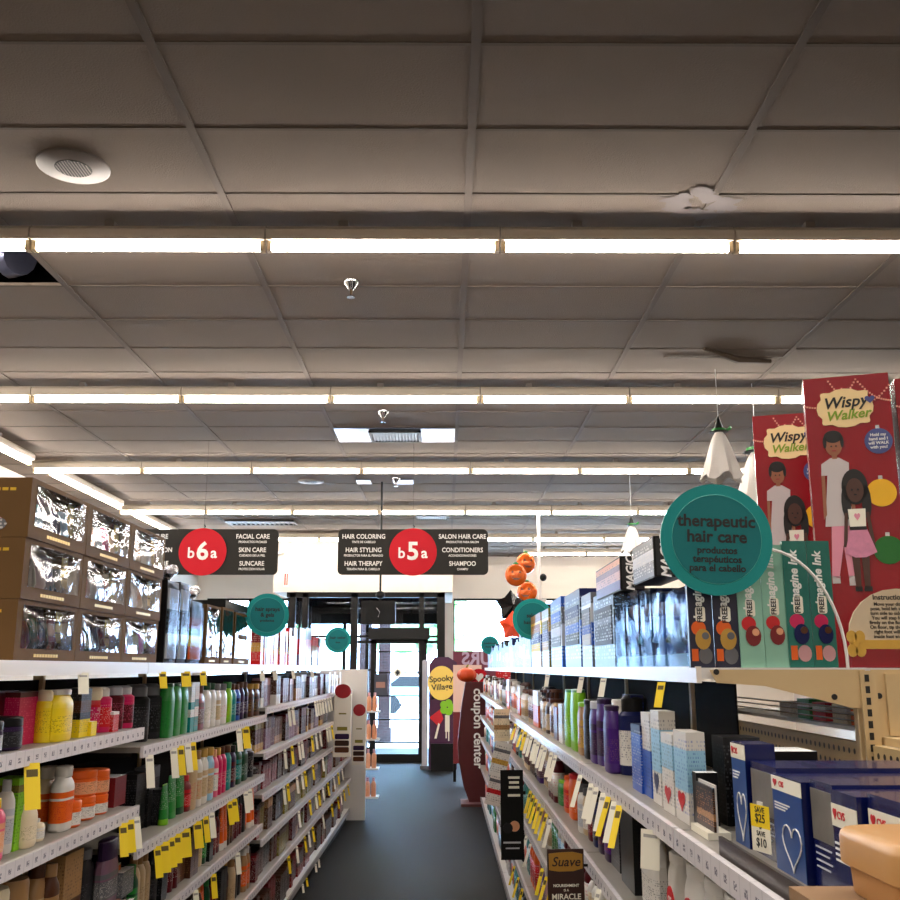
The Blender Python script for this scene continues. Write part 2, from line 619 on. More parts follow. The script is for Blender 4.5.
bpy.data.objects['floor']['kind'] = 'structure'

# outside the windows
struct(MB().box(-40, YF + .2, -.12, 40, 70, -.02).build('pavement', mat('sunlit concrete', (206, 204, 200), .8, noise=.05, scale=2)))
for i, (px, py, lb) in enumerate(((-1.78, 22.6, 'brick pier outside left of the entrance door'), (-1.36, 22.8, 'brick pier outside straight behind the door glass'))):
    tag(MB().box(px - .13, py, -.02, px + .13, py + .3, 3.4).box(px - .17, py - .03, -.02, px + .17, py + .33, .3).build('brick_pier', M_BRICK), lb, 'pier')
def car(x, y, c, lb):
    t = thing('parked_car', lb, 'car', (x, y, -.02), 0, 'cars parked outside')
    b = MB()
    b.prism([(-2.1, .35), (2.1, .35), (2.15, .75), (1.3, .9), (.7, 1.35), (-1.1, 1.38), (-1.8, .95), (-2.15, .8)], -.8, .8)
    b.build('body', mat('car paint ' + lb, c, .25), t)
    MB().prism([(.6, 1.3), (1.15, .93), (-1.55, .95), (-1.05, 1.32)], -.805, -.8).build('window', M_BLACK, t)
    for sx in (-1.35, 1.35):
        for sy in (-.72, .72):
            MB().disc(sx, .32, .32, sy - .1, sy + .1, 20).build('wheel', M_BLACK, t)
car(-.6, 38, (150, 176, 196), 'pale blue car parked outside beyond the entrance door')
car(6.5, 40, (196, 196, 198), 'silver car parked outside beyond the right windows')
tr = thing('street_tree', 'green leafy tree outside above the entrance', 'tree', (-1.2, 48, -.02))
MB().tube([(0, 0, 0), (.1, 0, 2), (0, .1, 3.4)], [.2, .16, .1], 8).build('trunk', pm('brown'), tr)
g = MB()
for k in range(70):
    a, r, h = RNG.uniform(0, 6.28), RNG.uniform(.2, 2.4), RNG.uniform(2.6, 6.2)
    g.ball((r * math.cos(a), r * math.sin(a), h), .6, .6, .45, 7, 5)
g.build('foliage', mat('leaves', (110, 160, 96), .7, noise=.3, scale=5), tr)

# ---------------------------------------------------------------- ceiling fittings
TUBE_Z = 3.77
ROWS = [4.88 + 3.05 * k for k in range(5)] + [19.3]
FX = [-.945 + 1.235 * k for k in range(-3, 6)]
def make_fixture():
    me = {}
    b = MB()
    # trough profile runs along X
    pts = [(-.052, .012), (-.045, -.004), (.045, -.004), (.052, .012), (.052, .05), (.03, .075), (-.03, .075), (-.052, .05)]
    n = len(b.v)
    for x in (-.613, .613):
        b.v += [(x, p, q) for p, q in pts]
    k = len(pts)
    for i in range(k):
        j = (i + 1) % k
        b.face([i, j, k + j, k + i])
    b.face(list(range(k))[::-1])
    b.face(list(range(k, 2 * k)))
    me['housing'] = b.mesh('housing', M_HOUS)
    me['tube'] = MB().tube([(-.585, 0, -.032), (0, 0, -.032), (.585, 0, -.032)], .021, 12).mesh('tube', M_TUBE, True)
    me['lampholder'] = MB().box(-.612, -.022, -.055, -.588, .022, 0).mesh('lampholder', M_SOCK)
    me['lampholder '] = MB().box(.588, -.022, -.055, .612, .022, 0).mesh('lampholder', M_SOCK)
    h = MB()
    h.box(-.235, -.03, .07, -.185, .03, .14)
    h.box(-.26, -.05, .125, -.16, .05, .14)
    me['ceiling_bracket'] = h.mesh('ceiling_bracket', mat('bracket', (110, 100, 92), .5))
    return me
FIXM = make_fixture()
def fixture(x, y, label, rz=0.0, group='fluorescent strip lights', drop=0):
    t = thing('strip_light', label, 'light', (x, y, TUBE_Z + .03), rz, group)
    for k in FIXM:
        link(k.strip(), FIXM[k], t)
for r, y in enumerate(ROWS):
    seen = 0
    for k, x in enumerate(FX):
        if r == 0 and not 1 <= k <= 5:
            continue
        if r == 1 and not 0 <= k <= 6:
            continue
        if r == 5 and x - .6 < .2:
            continue
        if x + .617 - .6 < XL:
            continue
        seen += 1
        fixture(x + .617, y, '%s strip light from the left in the %s lit row from the camera' % (nth(seen), nth(r + 1)))
k = 0
for r in ROWS[:4]:
    for q in (.75, 1.99):
        k += 1
        fixture(-4.5, r + q, '%s strip light of the lit run along the left wall' % nth(k), PI / 2, 'lights along the left wall')

def area(x, y, sx, sy, power, rz=0):
    l = bpy.data.lights.new('strip_lamp', 'AREA')
    l.shape = 'RECTANGLE'
    l.size, l.size_y = sx, sy
    l.energy = power
    l.color = (1, .93, .84)
    o = bpy.data.objects.new('strip_lamp', l)
    COL.objects.link(o)
    o.location = (x, y, TUBE_Z)
    o.rotation_euler = (0, 0, rz)
for y in (1.83, -1.22):
    area(.9, y, 9.9, .05, 62)

def speaker(x, y, r, label):
    t = thing('ceiling_speaker', label, 'speaker', (x, y, CEIL), 0, 'round ceiling speakers')
    MB().loft([(r * .93, r * .93, -.018), (r, r, -.012), (r, r, -.001)], 40).build('rim', mat('speaker rim', (112, 102, 95), .5), t, True)
    g = MB()
    g.loft([(r * .5, r * .5, -.02), (r * .52, r * .52, -.017)], 32)
    g.build('grille', mat('speaker grille', (44, 38, 36), .6), t)
    s = MB()
    for k in range(-5, 6):
        xx = k * r * .085
        h = math.sqrt(max(0, (r * .48) ** 2 - xx * xx))
        s.box(xx - .002, -h, -.0225, xx + .002, h, -.02)
    s.build('grille_bars', mat('speaker bars', (110, 100, 94), .5), t)
def ceilpt(u, v, z=CEIL):
    k = (v - 668.0) * CP / FPX
    zr = z - EYE
    y = -zr * (1 + k * SP) / (k * CP)
    return across(u, y, z), y
x, y = ceilpt(74, 166)
speaker(x, y, .165, 'round white ceiling speaker near the camera, upper left')
x, y = ceilpt(311, 481)
speaker(x, y, .16, 'round ceiling speaker far off above the dark aisle sign')
def sprinkler(u, v, label):
    x, y = ceilpt(u, v)
    t = thing('sprinkler_head', label, 'sprinkler', (x, y, CEIL), 0, 'ceiling sprinklers')
    MB().loft([(.015, .015, -.06), (.045, .045, -.02), (.05, .05, -.008), (.05, .05, 0)], 18).build('escutcheon', M_CHROME, t, True)
    MB().tube([(0, 0, -.05), (0, 0, -.10)], .009, 8).build('stem', mat('brass', (120, 100, 80), .3, metal=1), t)
    MB().loft([(.026, .026, -.108), (.026, .026, -.1)], 14).build('deflector', M_CHROME, t)
sprinkler(351, 281, 'chrome sprinkler head on the ceiling between the two nearest light rows')
sprinkler(383, 411, 'chrome sprinkler head on the ceiling in front of the shiny vent panel')
sprinkler(396, 478, 'small sprinkler head on the far ceiling beside the monitor pole')
def vent(i, j, label, w=.52, shiny=True, off=0.0):
    x, y = GX0 + i * TX + TX / 2, GY0 + j * TY + TY / 2
    t = thing('ceiling_vent', label, 'vent', (x, y, CEIL - .007), 0, 'ceiling air vents')
    if shiny:
        MB().box(-TX / 2 + .02, -TY / 2 + .01, -.008, TX / 2 - .02, TY / 2 - .01, 0).build('panel', M_PANEL, t)
    f = MB()
    zz = -.03
    a, b = w / 2, .22
    for q in ((-a, -b, a, -b + .03), (-a, b - .03, a, b), (-a, -b, -a + .03, b), (a - .03, -b, a, b)):
        f.box(off + q[0], q[1], zz, off + q[2], q[3], -.008)
    f.build('frame', M_BLACK, t)
    MB().box(off - a + .03, -b + .03, -.012, off + a - .03, b - .03, -.0085).build('duct_opening', M_BLACK, t)
    for k in range(14):
        xx = off - a + .05 + (w - .1) * k / 13
        MB().prism([(xx - .014, -.028), (xx - .010, -.028), (xx + .014, -.013), (xx + .010, -.013)], -b + .03, b - .03).build('slat', mat('vent slat', (58, 58, 62), .5), t)
vy = ceilpt(390, 428)[1]
vent(0, math.floor((vy - GY0) / TY), 'black louvred air vent in a shiny metal ceiling panel')
vy = ceilpt(415, 518)[1]
vent(0, math.floor((vy - GY0) / TY), 'distant dark louvred vent just above the right aisle sign', shiny=False, off=.3)
vy = ceilpt(270, 523)[1]
vent(-2, math.floor((vy - GY0) / TY), 'distant dark louvred vent just above the left aisle sign', w=1.1, shiny=False)
# reflected sunlight painted as a pale blotch, and torn tape, on the ceiling
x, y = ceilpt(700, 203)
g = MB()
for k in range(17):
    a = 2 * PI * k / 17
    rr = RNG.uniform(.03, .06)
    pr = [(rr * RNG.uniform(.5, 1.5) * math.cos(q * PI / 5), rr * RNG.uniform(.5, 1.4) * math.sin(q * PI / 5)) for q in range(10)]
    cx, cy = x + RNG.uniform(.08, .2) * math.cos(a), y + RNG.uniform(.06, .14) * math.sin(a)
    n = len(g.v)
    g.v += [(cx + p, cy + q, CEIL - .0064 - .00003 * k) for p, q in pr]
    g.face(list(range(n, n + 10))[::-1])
tag(g.build('painted_sun_patch', mat('painted sunlight', (104, 94, 92), .8)), 'pale blotchy ring of reflected sunlight painted on the ceiling near the first light row', 'painted light')
x, y = ceilpt(740, 352)
g = MB()
g.box(x - .55, y + .08, CEIL - .012, x + .35, y + .11, CEIL - .007)
g.tube([(x - .3, y - .12, CEIL - .012), (x, y + .08, CEIL - .03), (x + .28, y + .16, CEIL - .02)], [.012, .03, .016], 6)
tag(g.build('loose_tape', mat('old tape', (70, 56, 44), .8)), 'strip of loose brown tape hanging off the ceiling at right', 'tape')

# ---------------------------------------------------------------- hanging aisle signs
M_SIGN = mat('charcoal sign', (32, 30, 27), .6, spec=.25)
M_SRED = mat('sign red', (186, 8, 30), .6, spec=.25)
def aisle_sign(cx, y, code, left, right, label, hw=.76):
    cz = height(552, y)
    t = thing('aisle_sign', label, 'sign', (cx, y, cz), 0, 'hanging aisle signs')
    MB().prism(rrect(-hw, -.23, hw, .23, .05), 0, .02).build('board', M_SIGN, t)
    MB().disc(0, 0, .24, -.012, -.0005, 48).build('roundel', M_SRED, t)
    text('lettering', code[0], .15, M_WINK, t, (-.115, -.013, -.015), bold=.02)
    text('lettering', code[1], .25, M_WINK, t, (0, -.013, .0), bold=.025)
    text('lettering', code[2], .15, M_WINK, t, (.115, -.013, -.015), bold=.02)
    for side, rows in ((-1, left), (1, right)):
        for k, (a, b) in enumerate(rows):
            z = .155 - .137 * k
            text('lettering', a, .066, M_WINK, t, (side * .5, -.001, z), bold=.012, sx=.86)
            text('lettering', b, .032, M_WINK, t, (side * .5, -.001, z - .055), bold=.012, sx=.85)
    MB().tube([(0, .01, .24), (0, .01, CEIL - cz - .008)], .0012, 6).build('wire', M_BLACK, t)
    MB().tube([(0, .01, .23), (.012, .01, .26), (0, .01, .275)], .006, 6).build('hook', M_BLACK, t)
SY = 10.0
aisle_sign(across(413, SY, 2.74), SY, 'b5a',
    (('HAIR COLORING', 'TINTE DE CABELLO'), ('HAIR STYLING', 'PRODUCTOS PARA EL PEINADO'), ('HAIR THERAPY', 'TERAPIA PARA EL CABELLO')),
    (('SALON HAIR CARE', 'PRODUCTOS PARA SALON'), ('CONDITIONERS', 'ACONDICIONADORES'), ('SHAMPOO', 'CHAMPU')),
    'dark aisle sign with red roundel reading b5a, hair care headings')
aisle_sign(across(203, SY, 2.74), SY, 'b6a',
    (('MANICURE', 'MANICURA'), ('BODY LOTION', 'LOCION'), ('HAND CARE', 'MANOS')),
    (('FACIAL CARE', 'PRODUCTOS FACIALES'), ('SKIN CARE', 'CUIDADO DE LA PIEL'), ('SUNCARE', 'PROTECCION SOLAR')),
    'dark aisle sign with red roundel reading b6a, partly behind brown boxes')
# monitor on a ceiling pole
my = 12.3
mx_ = across(380, my, 2.3)
t = thing('hanging_monitor', 'black security monitor hung on a ceiling pole before the entrance', 'monitor', (mx_ - .02, my, 2.12))
MB().prism(rrect(-.21, 0, .21, .29, .02), 0, .05).build('screen_back', M_BLACK, t)
MB().box(-.12, .05, .05, .12, .12, .24).build('rear_housing', M_BLACK, t)
MB().tube([(.02, .03, .28), (.02, .03, CEIL - 2.13)], .013, 8).build('pole', M_BLACK, t)
MB().ball((.02, .03, .36), .06, .05, .05).build('pole_joint', M_BLACK, t, True)
MB().tube([(-.02, -.006, .2), (.02, -.02, .15), (.0, -.006, .09)], .006, 6).build('cable', mat('grey cable', (110, 110, 112), .5), t)
MB().box(-.3, -.12, CEIL - 2.135, -.12, .16, CEIL - 2.128).box(.16, -.12, CEIL - 2.135, .42, .16, CEIL - 2.128).build('ceiling_plate', M_PANEL, t)

# ---------------------------------------------------------------- product templates (front faces -Y, base at z=0, front plane y=0)
TPL = {}
def t_bottle(w, d, h, body, cap, lab, ink='white', p=2.6, capw=.5, caph=.16, band=None):
    key = ('bottle', w, d, h, body, cap, lab, ink, p, capw, caph)
    if key not in TPL:
        a, b = w / 2, d / 2
        hb = h * (1 - caph)
        m = MB().loft([(a * .9, b * .9, 0), (a, b, .006), (a, b, hb * .78), (a * .94, b * .94, hb * .86), (a * max(.62, capw * .97), b * max(.7, min(.93, capw)), hb * .97), (a * capw * .9, min(b * .9, a * capw * .9), hb)], 16, p, 0, b)
        parts = [('body', m.mesh('body', pm(body), True))]
        r = a * capw
        ry = min(b * .95, r)
        parts.append(('cap', MB().loft([(r, ry, hb), (r, ry, h * .985), (r * .9, ry * .9, h)], 14, 2, 0, b).mesh('cap', pm(cap), True)))
        if lab:
            parts.append(('label', MB().loft([(a * 1.012, b * 1.012, hb * .16), (a * 1.012, b * 1.012, hb * .72)], 16, p, 0, b).mesh('label', printmat(((0, lab), (.72, body), (.8, lab)), ink, 9, .5, .08, .7), True)))
        TPL[key] = ('bottle', parts)
    return TPL[key]
def t_pump(w, d, h, body, cap, lab, ink='white'):
    key = ('pump', w, d, h, body, cap, lab)
    if key not in TPL:
        a, b = w / 2, d / 2
        hb = h * .72
        parts = [('body', MB().loft([(a * .92, b * .92, 0), (a, b, .005), (a, b, hb * .85), (a * .55, b * .55, hb)], 16, 2.4, 0, b).mesh('body', pm(body), True))]
        q = MB().loft([(a * .42, a * .42, hb), (a * .42, a * .42, hb * 1.1), (a * .14, a * .14, hb * 1.11), (a * .14, a * .14, h * .93), (a * .4, a * .35, h * .93), (a * .36, a * .33, h)], 12, 2, 0, b)
        q.box(-a * .12, -b * .25, h * .94, a * .12, b, h * .985)
        parts.append(('pump_head', q.mesh('pump_head', pm(cap), True)))
        parts.append(('label', MB().loft([(a * 1.012, b * 1.012, hb * .12), (a * 1.012, b * 1.012, hb * .75)], 16, 2.4, 0, b).mesh('label', printmat(((0, lab), (.8, body)), ink, 8), True)))
        TPL[key] = ('pump_bottle', parts)
    return TPL[key]
def t_can(w, h, body, cap, lab, ink='white', clear=False):
    key = ('can', w, h, body, cap, lab)
    if key not in TPL:
        a = w / 2
        parts = [('body', MB().loft([(a * .96, a * .96, 0), (a, a, .004), (a, a, h * .74), (a * .8, a * .8, h * .79)], 16, 2, 0, a).mesh('body', pm(body), True)),
                 ('cap', MB().loft([(a * .8, a * .8, h * .785), (a * .8, a * .8, h * .95), (a * .6, a * .6, h)], 14, 2, 0, a).mesh('cap', pm(cap), True)),
                 ('label', MB().loft([(a * 1.01, a * 1.01, h * .12), (a * 1.01, a * 1.01, h * .66)], 16, 2, 0, a).mesh('label', printmat(((0, lab), (.8, body)), ink, 9), True))]
        TPL[key] = ('spray_can', parts)
    return TPL[key]
def t_jar(w, h, body, cap, lab, ink='brown'):
    key = ('jar', w, h, body, cap, lab)
    if key not in TPL:
        a = w / 2
        parts = [('body', MB().loft([(a * .92, a * .92, 0), (a, a, h * .06), (a, a, h * .68), (a * .9, a * .9, h * .74)], 18, 2, 0, a).mesh('body', pm(body), True)),
                 ('lid', MB().loft([(a * 1.0, a * 1.0, h * .72), (a * 1.0, a * 1.0, h * .95), (a * .94, a * .94, h)], 18, 2, 0, a).mesh('lid', pm(cap), True)),
                 ('label', MB().loft([(a * 1.012, a * 1.012, h * .1), (a * 1.012, a * 1.012, h * .62)], 18, 2, 0, a).mesh('label', printmat(((0, lab), (.9, body)), ink, 6, .48, .1, .9), True))]
        TPL[key] = ('jar', parts)
    return TPL[key]
def t_tube(w, d, h, body, cap, ink='white'):
    key = ('tube', w, d, h, body, cap)
    if key not in TPL:
        a, b = w / 2, d / 2
        parts = [('body', MB().loft([(a * .86, b * .9, h * .14), (a * .95, b * .85, h * .3), (a, b * .55, h * .7), (a, b * .2, h * .93), (a, .002, h)], 16, 2.2, 0, b).mesh('body', printmat(((0, body), (.97, cap)), ink, 9, .52, .3, .8), True)),
                 ('cap', MB().loft([(a * .86, b * .9, 0), (a * .9, b * .95, h * .02), (a * .86, b * .9, h * .15)], 16, 2.2, 0, b).mesh('cap', pm(cap), True))]
        TPL[key] = ('squeeze_tube', parts)
    return TPL[key]
def t_carton(w, d, h, bands, ink='white', lab=None, mark=None):
    key = ('carton', w, d, h, tuple(bands), ink, lab, mark)
    if key not in TPL:
        parts = [('carton_body', MB().box(-w / 2, 0, 0, w / 2, d, h).mesh('carton_body', printmat(tuple(bands), ink, 11, .5, .1, .92)))]
        if lab:
            parts.append(('front_label', MB().box(-w * .44, -.0008, h * lab[1], w * .44, 0, h * lab[2]).mesh('front_label', printmat(((0, lab[0]),), ink, 5, .5))))
        if mark:
            parts.append(('heart_print', MB().prism(heart(0, h * .22, w * .55, h * .22), -.0016, -.0008).mesh('heart_print', mat('print ' + mark, PAL[mark], .4))))
        TPL[key] = ('carton', parts)
    return TPL[key]
def put(tpl, loc, rz, label, cat, group, tiny=False):
    name, parts = tpl
    if tiny:
        o = link(name, merged(tpl), None, loc, (0, 0, rz))
        return tag(o, label, cat, group)
    t = thing(name, label, cat, loc, rz, group)
    for pn, me in parts:
        link(pn, me, t)
    return t
MERGED = {}
def merged(tpl):
    k = id(tpl)
    if k not in MERGED:
        name, parts = tpl
        v, f, mi, mats, sm = [], [], [], [], []
        for pn, me in parts:
            n = len(v)
            v += [tuple(q.co) for q in me.vertices]
            for pl in me.polygons:
                f.append([n + i for i in pl.vertices])
                mi.append(len(mats))
                sm.append(pl.use_smooth)
            mats.append(me.materials[0])
        me = bpy.data.meshes.new(name)
        me.from_pydata(v, [], f)
        for m in mats:
            me.materials.append(m)
        me.polygons.foreach_set('material_index', mi)
        me.polygons.foreach_set('use_smooth', sm)
        me.update()
        MERGED[k] = me
    return MERGED[k]
CATN = {'bottle': 'bottle', 'pump_bottle': 'bottle', 'spray_can': 'spray can', 'jar': 'jar', 'squeeze_tube': 'tube', 'carton': 'box'}
WORD = {'bottle': 'bottle', 'pump_bottle': 'pump bottle', 'spray_can': 'spray can', 'jar': 'jar', 'squeeze_tube': 'tube', 'carton': 'carton'}

# ---------------------------------------------------------------- shelving
LX, RX = -1.03, .43            # the shelf edges along the aisle
def bay(side, y0, y1, shelves, label, top=None, back_top=1.5, back=None, depth=.36, near_post=True, base=.12, tdepth=None, tlip=None):
    sx = -1 if side < 0 else 1
    lip = LX if side < 0 else RX
    bk = lip + sx * depth
    t = thing('shelving_bay', label, 'shelving', (bk, y0, 0), 0, 'gondola shelving bays')
    L = y1 - y0
    def bx(m, xa, xb, ya, yb, za, zb):
        xa, xb = xa - bk, xb - bk
        m.box(min(xa, xb), ya, za, max(xa, xb), yb, zb)
    m = MB()
    bx(m, bk, bk + sx * .02, .001, L - .001, .0, back_top)
    m.build('back_panel', back or M_DARK, t)
    m = MB()
    bx(m, bk - sx * .012, bk + sx * .022, .001, .024, 0, (top or back_top) - .03)
    m.build('upright_post', M_STEEL, t)
    m = MB()
    bx(m, lip, bk, .004, L - .004, base - .02, base)
    b = m.build('base_deck', M_SHELFW, t)
    m = MB()
    bx(m, lip + sx * .03, lip + sx * .05, .004, L - .004, 0, base - .02)
    m.build('kick_plate', M_DARK, b)
    m = MB()
    bx(m, lip - sx * .012, lip, .004, L - .004, base - .03, base + .005)
    m.build('price_rail', mat('shaded grey rail', (140, 134, 132), .5, noise=.2, scale=9), b)  # greyer than the upper rails: dimmer light near the floor put into the colour
    for z in shelves:
        m = MB()
        bx(m, lip, bk, .004, L - .004, z - .018, z)
        s = m.build('shelf', mat('shelf deck', (142, 136, 128), .45, noise=.1, scale=8), t)
        m = MB()
        bx(m, lip - sx * .012, lip, .004, L - .004, z - .034, z + .004)
        m.build('price_rail', M_RAIL, s)
        for yy in (.006, L - .014):
            m = MB()
            n = 0
            xa, xb = lip + sx * .03 - bk, 0
            m.v += [(xa, yy, z - .018), (xb, yy, z - .018), (xb, yy, z - .07), (xa, yy, z - .03), (xa, yy + .006, z - .018), (xb, yy + .006, z - .018), (xb, yy + .006, z - .07), (xa, yy + .006, z - .03)]
            for q in ((0, 1, 2, 3), (7, 6, 5, 4), (0, 4, 5, 1), (3, 2, 6, 7), (0, 3, 7, 4)):
                m.face([n + i for i in q])
            m.build('bracket', M_DARK, s)
    if top:
        tl = tlip if tlip is not None else lip
        m = MB()
        bx(m, tl, bk + sx * (tdepth or .02), .003, L - .003, top - .02, top)
        s = m.build('top_shelf', M_SHELFW, t)
        m = MB()
        bx(m, tl - sx * .01, tl, .003, L - .003, top - .034 if side < 0 else top - .028, top + .003)
        m.build('shelf_edge', mat('pale shelf edge', (232, 222, 212), .3), s)
    return t
TOPL, TOPR = 1.615, 1.6
LB = [2.3, 3.49, 4.68, 5.87, 7.05, 8.23, 9.41, 10.33, 11.25]
AS = (1.40, 1.15, .86, .55)
BS = (1.337, 1.014, .746, .437)
DS = (1.376, 1.125, .90, .66, .437)
GS = (1.35, .95, .66, .437)
names = ['first', 'second', 'third', 'fourth', 'fifth', 'sixth', 'seventh', 'eighth']
LSHELF = [AS, BS, BS, DS, DS, DS, (1.36, .66, .437), (1.36, .66, .437)]
for i in range(8):
    bay(-1, LB[i], LB[i + 1], LSHELF[i], '%s shelving bay from the camera along the left of the aisle' % names[i], top=TOPL if i < 6 else None, back_top=1.56, tdepth=.35)
RB = [.72, 1.92, 3.22, 4.38, 5.54, 6.68, 7.84, 9.0, 10.1, 11.2, 12.2]
RS = (1.31, 1.05, .80, .483)
names += ['ninth', 'tenth']
RBAYS = []
for i in range(10):
    RBAYS.append(bay(1, RB[i], RB[i + 1], RS, '%s shelving bay from the camera along the right of the aisle' % names[i],
        top=TOPR if i >= 1 else None, back_top=1.46 if i < 2 else 1.565, back=M_PEG if i < 2 else None, tdepth=.35, tlip=.487))

MB().box(-.006, .83, 1.315, -.001, 1.27, 1.56).build('upper_panel', M_DARK, RBAYS[1])
# ---------------------------------------------------------------- filling the shelves
COUNT = {}
def spot(sid, phrase, word, colour, y):
    side = 'left' if sid[0] == 'l' else 'right'
    edges = LB if sid[0] == 'l' else RB
    b = max([i for i, e in enumerate(edges[:-1]) if e <= y + .02] or [0])
    k = (side, phrase, b)
    COUNT[k] = COUNT.get(k, 0) + 1
    return '%s %s, %s from near end, %s %s bay, %s' % (colour, word, nth(COUNT[k]), nth(b + 1), side, phrase)
def stock(side, z, y0, w, tpl, colour, sid, phrase, group, set_back=.03, tiny=False, turn=0.0):
    lip = LX if side < 0 else RX
    xf = lip - set_back if side < 0 else lip + set_back
    rz = (PI / 2 if side < 0 else -PI / 2) + turn
    name = tpl[0]
    word, cat = WORD[name], CATN[name]
    if sid[:2] in ('ld', 'lg'):
        word = cat = 'hair colour box'
    o = put(tpl, (xf, y0 + w / 2, z + .0006), rz, spot(sid, phrase, word, colour, y0), cat, group, tiny)
    if cat == 'hair colour box':
        o.name = 'hair_colour_box'
    return o
def room_above(side, z, y):
    if side > 0:
        up = [q for q in RS if q > z + .01] + ([TOPR] if y > RB[1] else [9])
    else:
        b = max([i for i, e in enumerate(LB[:-1]) if e <= y] or [0])
        up = [q for q in LSHELF[b] if q > z + .01] + [TOPL]
    return min(up) - z - .075
def hero(side, z, rows, sid, phrase, group):
    """rows: (u_near, u_far, v_top, kind, colours..., set_back) measured along the shelf"""
    xl = abs(LX if side < 0 else RX) * (1 if side > 0 else -1)
    rows = list(rows)
    for row in rows:
        ua, ub, vt, kind, cols, sb = row[:6]
        x = (LX - sb) if side < 0 else (RX + sb)
        ya, yb = sorted((along(ua, x, z - EYE), along(ub, x, z - EYE)))
        w = (yb - ya) * .94
        ym = (ya + yb) / 2
        h = min(max(.03, height(vt, ya) - z), room_above(side, z, ym))
        hm_ = row[6] if len(row) > 6 else None
        d = .055
        q = lambda a: round(a, 3)
        if kind == 'bottle':
            tpl = t_bottle(q(w), q(min(w, .05)), q(h), *cols)
        elif kind == 'pump':
            tpl = t_pump(q(w), q(min(w, .06)), q(h), *cols)
        elif kind == 'can':
            tpl = t_can(q(w), q(h), *cols)
        elif kind == 'jar':
            tpl = t_jar(q(w), q(h), *cols)
        elif kind == 'tube':
            tpl = t_tube(q(w), .04, q(h), *cols)
        else:
            tpl = t_carton(q(w), hm_ or (.036 if side > 0 else .06), q(h), *cols)
        c0 = cols[0] if isinstance(cols[0], str) else cols[0][0][1]
        o = stock(side, z, ym - w / 2, w, tpl, c0, sid, phrase, group, sb)
        if side > 0 and kind == 'bottle' and cols[0] == 'white' and cols[-1] != 'navy' and 'red' in cols:
            MB().disc(0, h * .5, w * .26, -.0025, .002, 20).build('red_label', M_RED, o)
            text('lettering', 'CVS', w * .16, M_WINK, o, (0, -.003, h * .5), bold=.03, ext=.0003)

# --- left, nearest bay
G1 = 'toiletries on the nearest left shelves'
hero(-1, AS[0], [
 (-6, 8, 722, 'jar', ('dark purple', 'charcoal', 'silver', 'dark purple'), .03),
 (9, 31, 718, 'jar', ('dark purple', 'black', 'charcoal', 'grey'), .03),
 (-14, 16, 690, 'carton', ([(0, 'maroon'), (.8, 'maroon')], 'dark red'), .13),
 (16, 49, 693, 'carton', ([(0, 'magenta'), (.9, 'maroon')], 'pink'), .09),
 (48, 56, 690, 'can', ('yellow', 'cream', 'yellow', 'brown'), .05),
 (57, 77, 689, 'bottle', ('yellow', 'white', 'yellow', 'brown', 2.3, .7, .10), .03),
 (79, 90, 686, 'carton', ([(0, 'yellow'), (.36, 'black'), (.5, 'brown'), (.75, 'charcoal')], 'grey'), .04),
 (91, 97, 722, 'carton', ([(0, 'yellow')], 'olive'), .03),
 (95, 106, 688, 'jar', ('red', 'cream', 'magenta', 'white'), .06),
 (105, 115, 684, 'can', ('magenta', 'white', 'red', 'white'), .04),
 (113, 119, 712, 'carton', ([(0, 'red'), (.85, 'white')], 'white'), .03),
 (119, 126, 682, 'can', ('maroon', 'silver', 'maroon', 'pink'), .05),
 (128, 137, 681, 'can', ('magenta', 'silver', 'maroon', 'pink'), .04)],
 'la0', 'upper shelf', G1)
hero(-1, AS[1], [
 (-4, 7, 800, 'bottle', ('pink', 'yellow', 'peach', 'white'), .03),
 (7, 15, 780, 'bottle', ('white', 'silver', 'silver', 'grey'), .05),
 (14, 27, 778, 'carton', ([(0, 'lime green'), (.8, 'olive'), (.9, 'lime green')], 'dark green'), .05),
 (27, 40, 805, 'bottle', ('cream', 'cream', 'cream', 'olive', 3.0, .8, .1), .03),
 (40, 48, 820, 'bottle', ('cream', 'white', 'white', 'grey'), .04),
 (46, 62, 768, 'bottle', ('cream', 'white', 'orange', 'red', 3.0, .6, .2), .10),
 (62, 76, 760, 'bottle', ('white', 'white', 'orange', 'red', 3.0, .6, .16), .04),
 (74, 86, 802, 'jar', ('orange', 'orange', 'white', 'brown'), .03),
 (87, 101, 798, 'jar', ('orange', 'orange', 'white', 'black'), .04),
 (101, 113, 796, 'jar', ('orange', 'orange', 'white', 'black'), .04),
 (114, 126, 778, 'carton', ([(0, 'dark red')], 'maroon'), .06)],
 'la1', 'second shelf', G1)
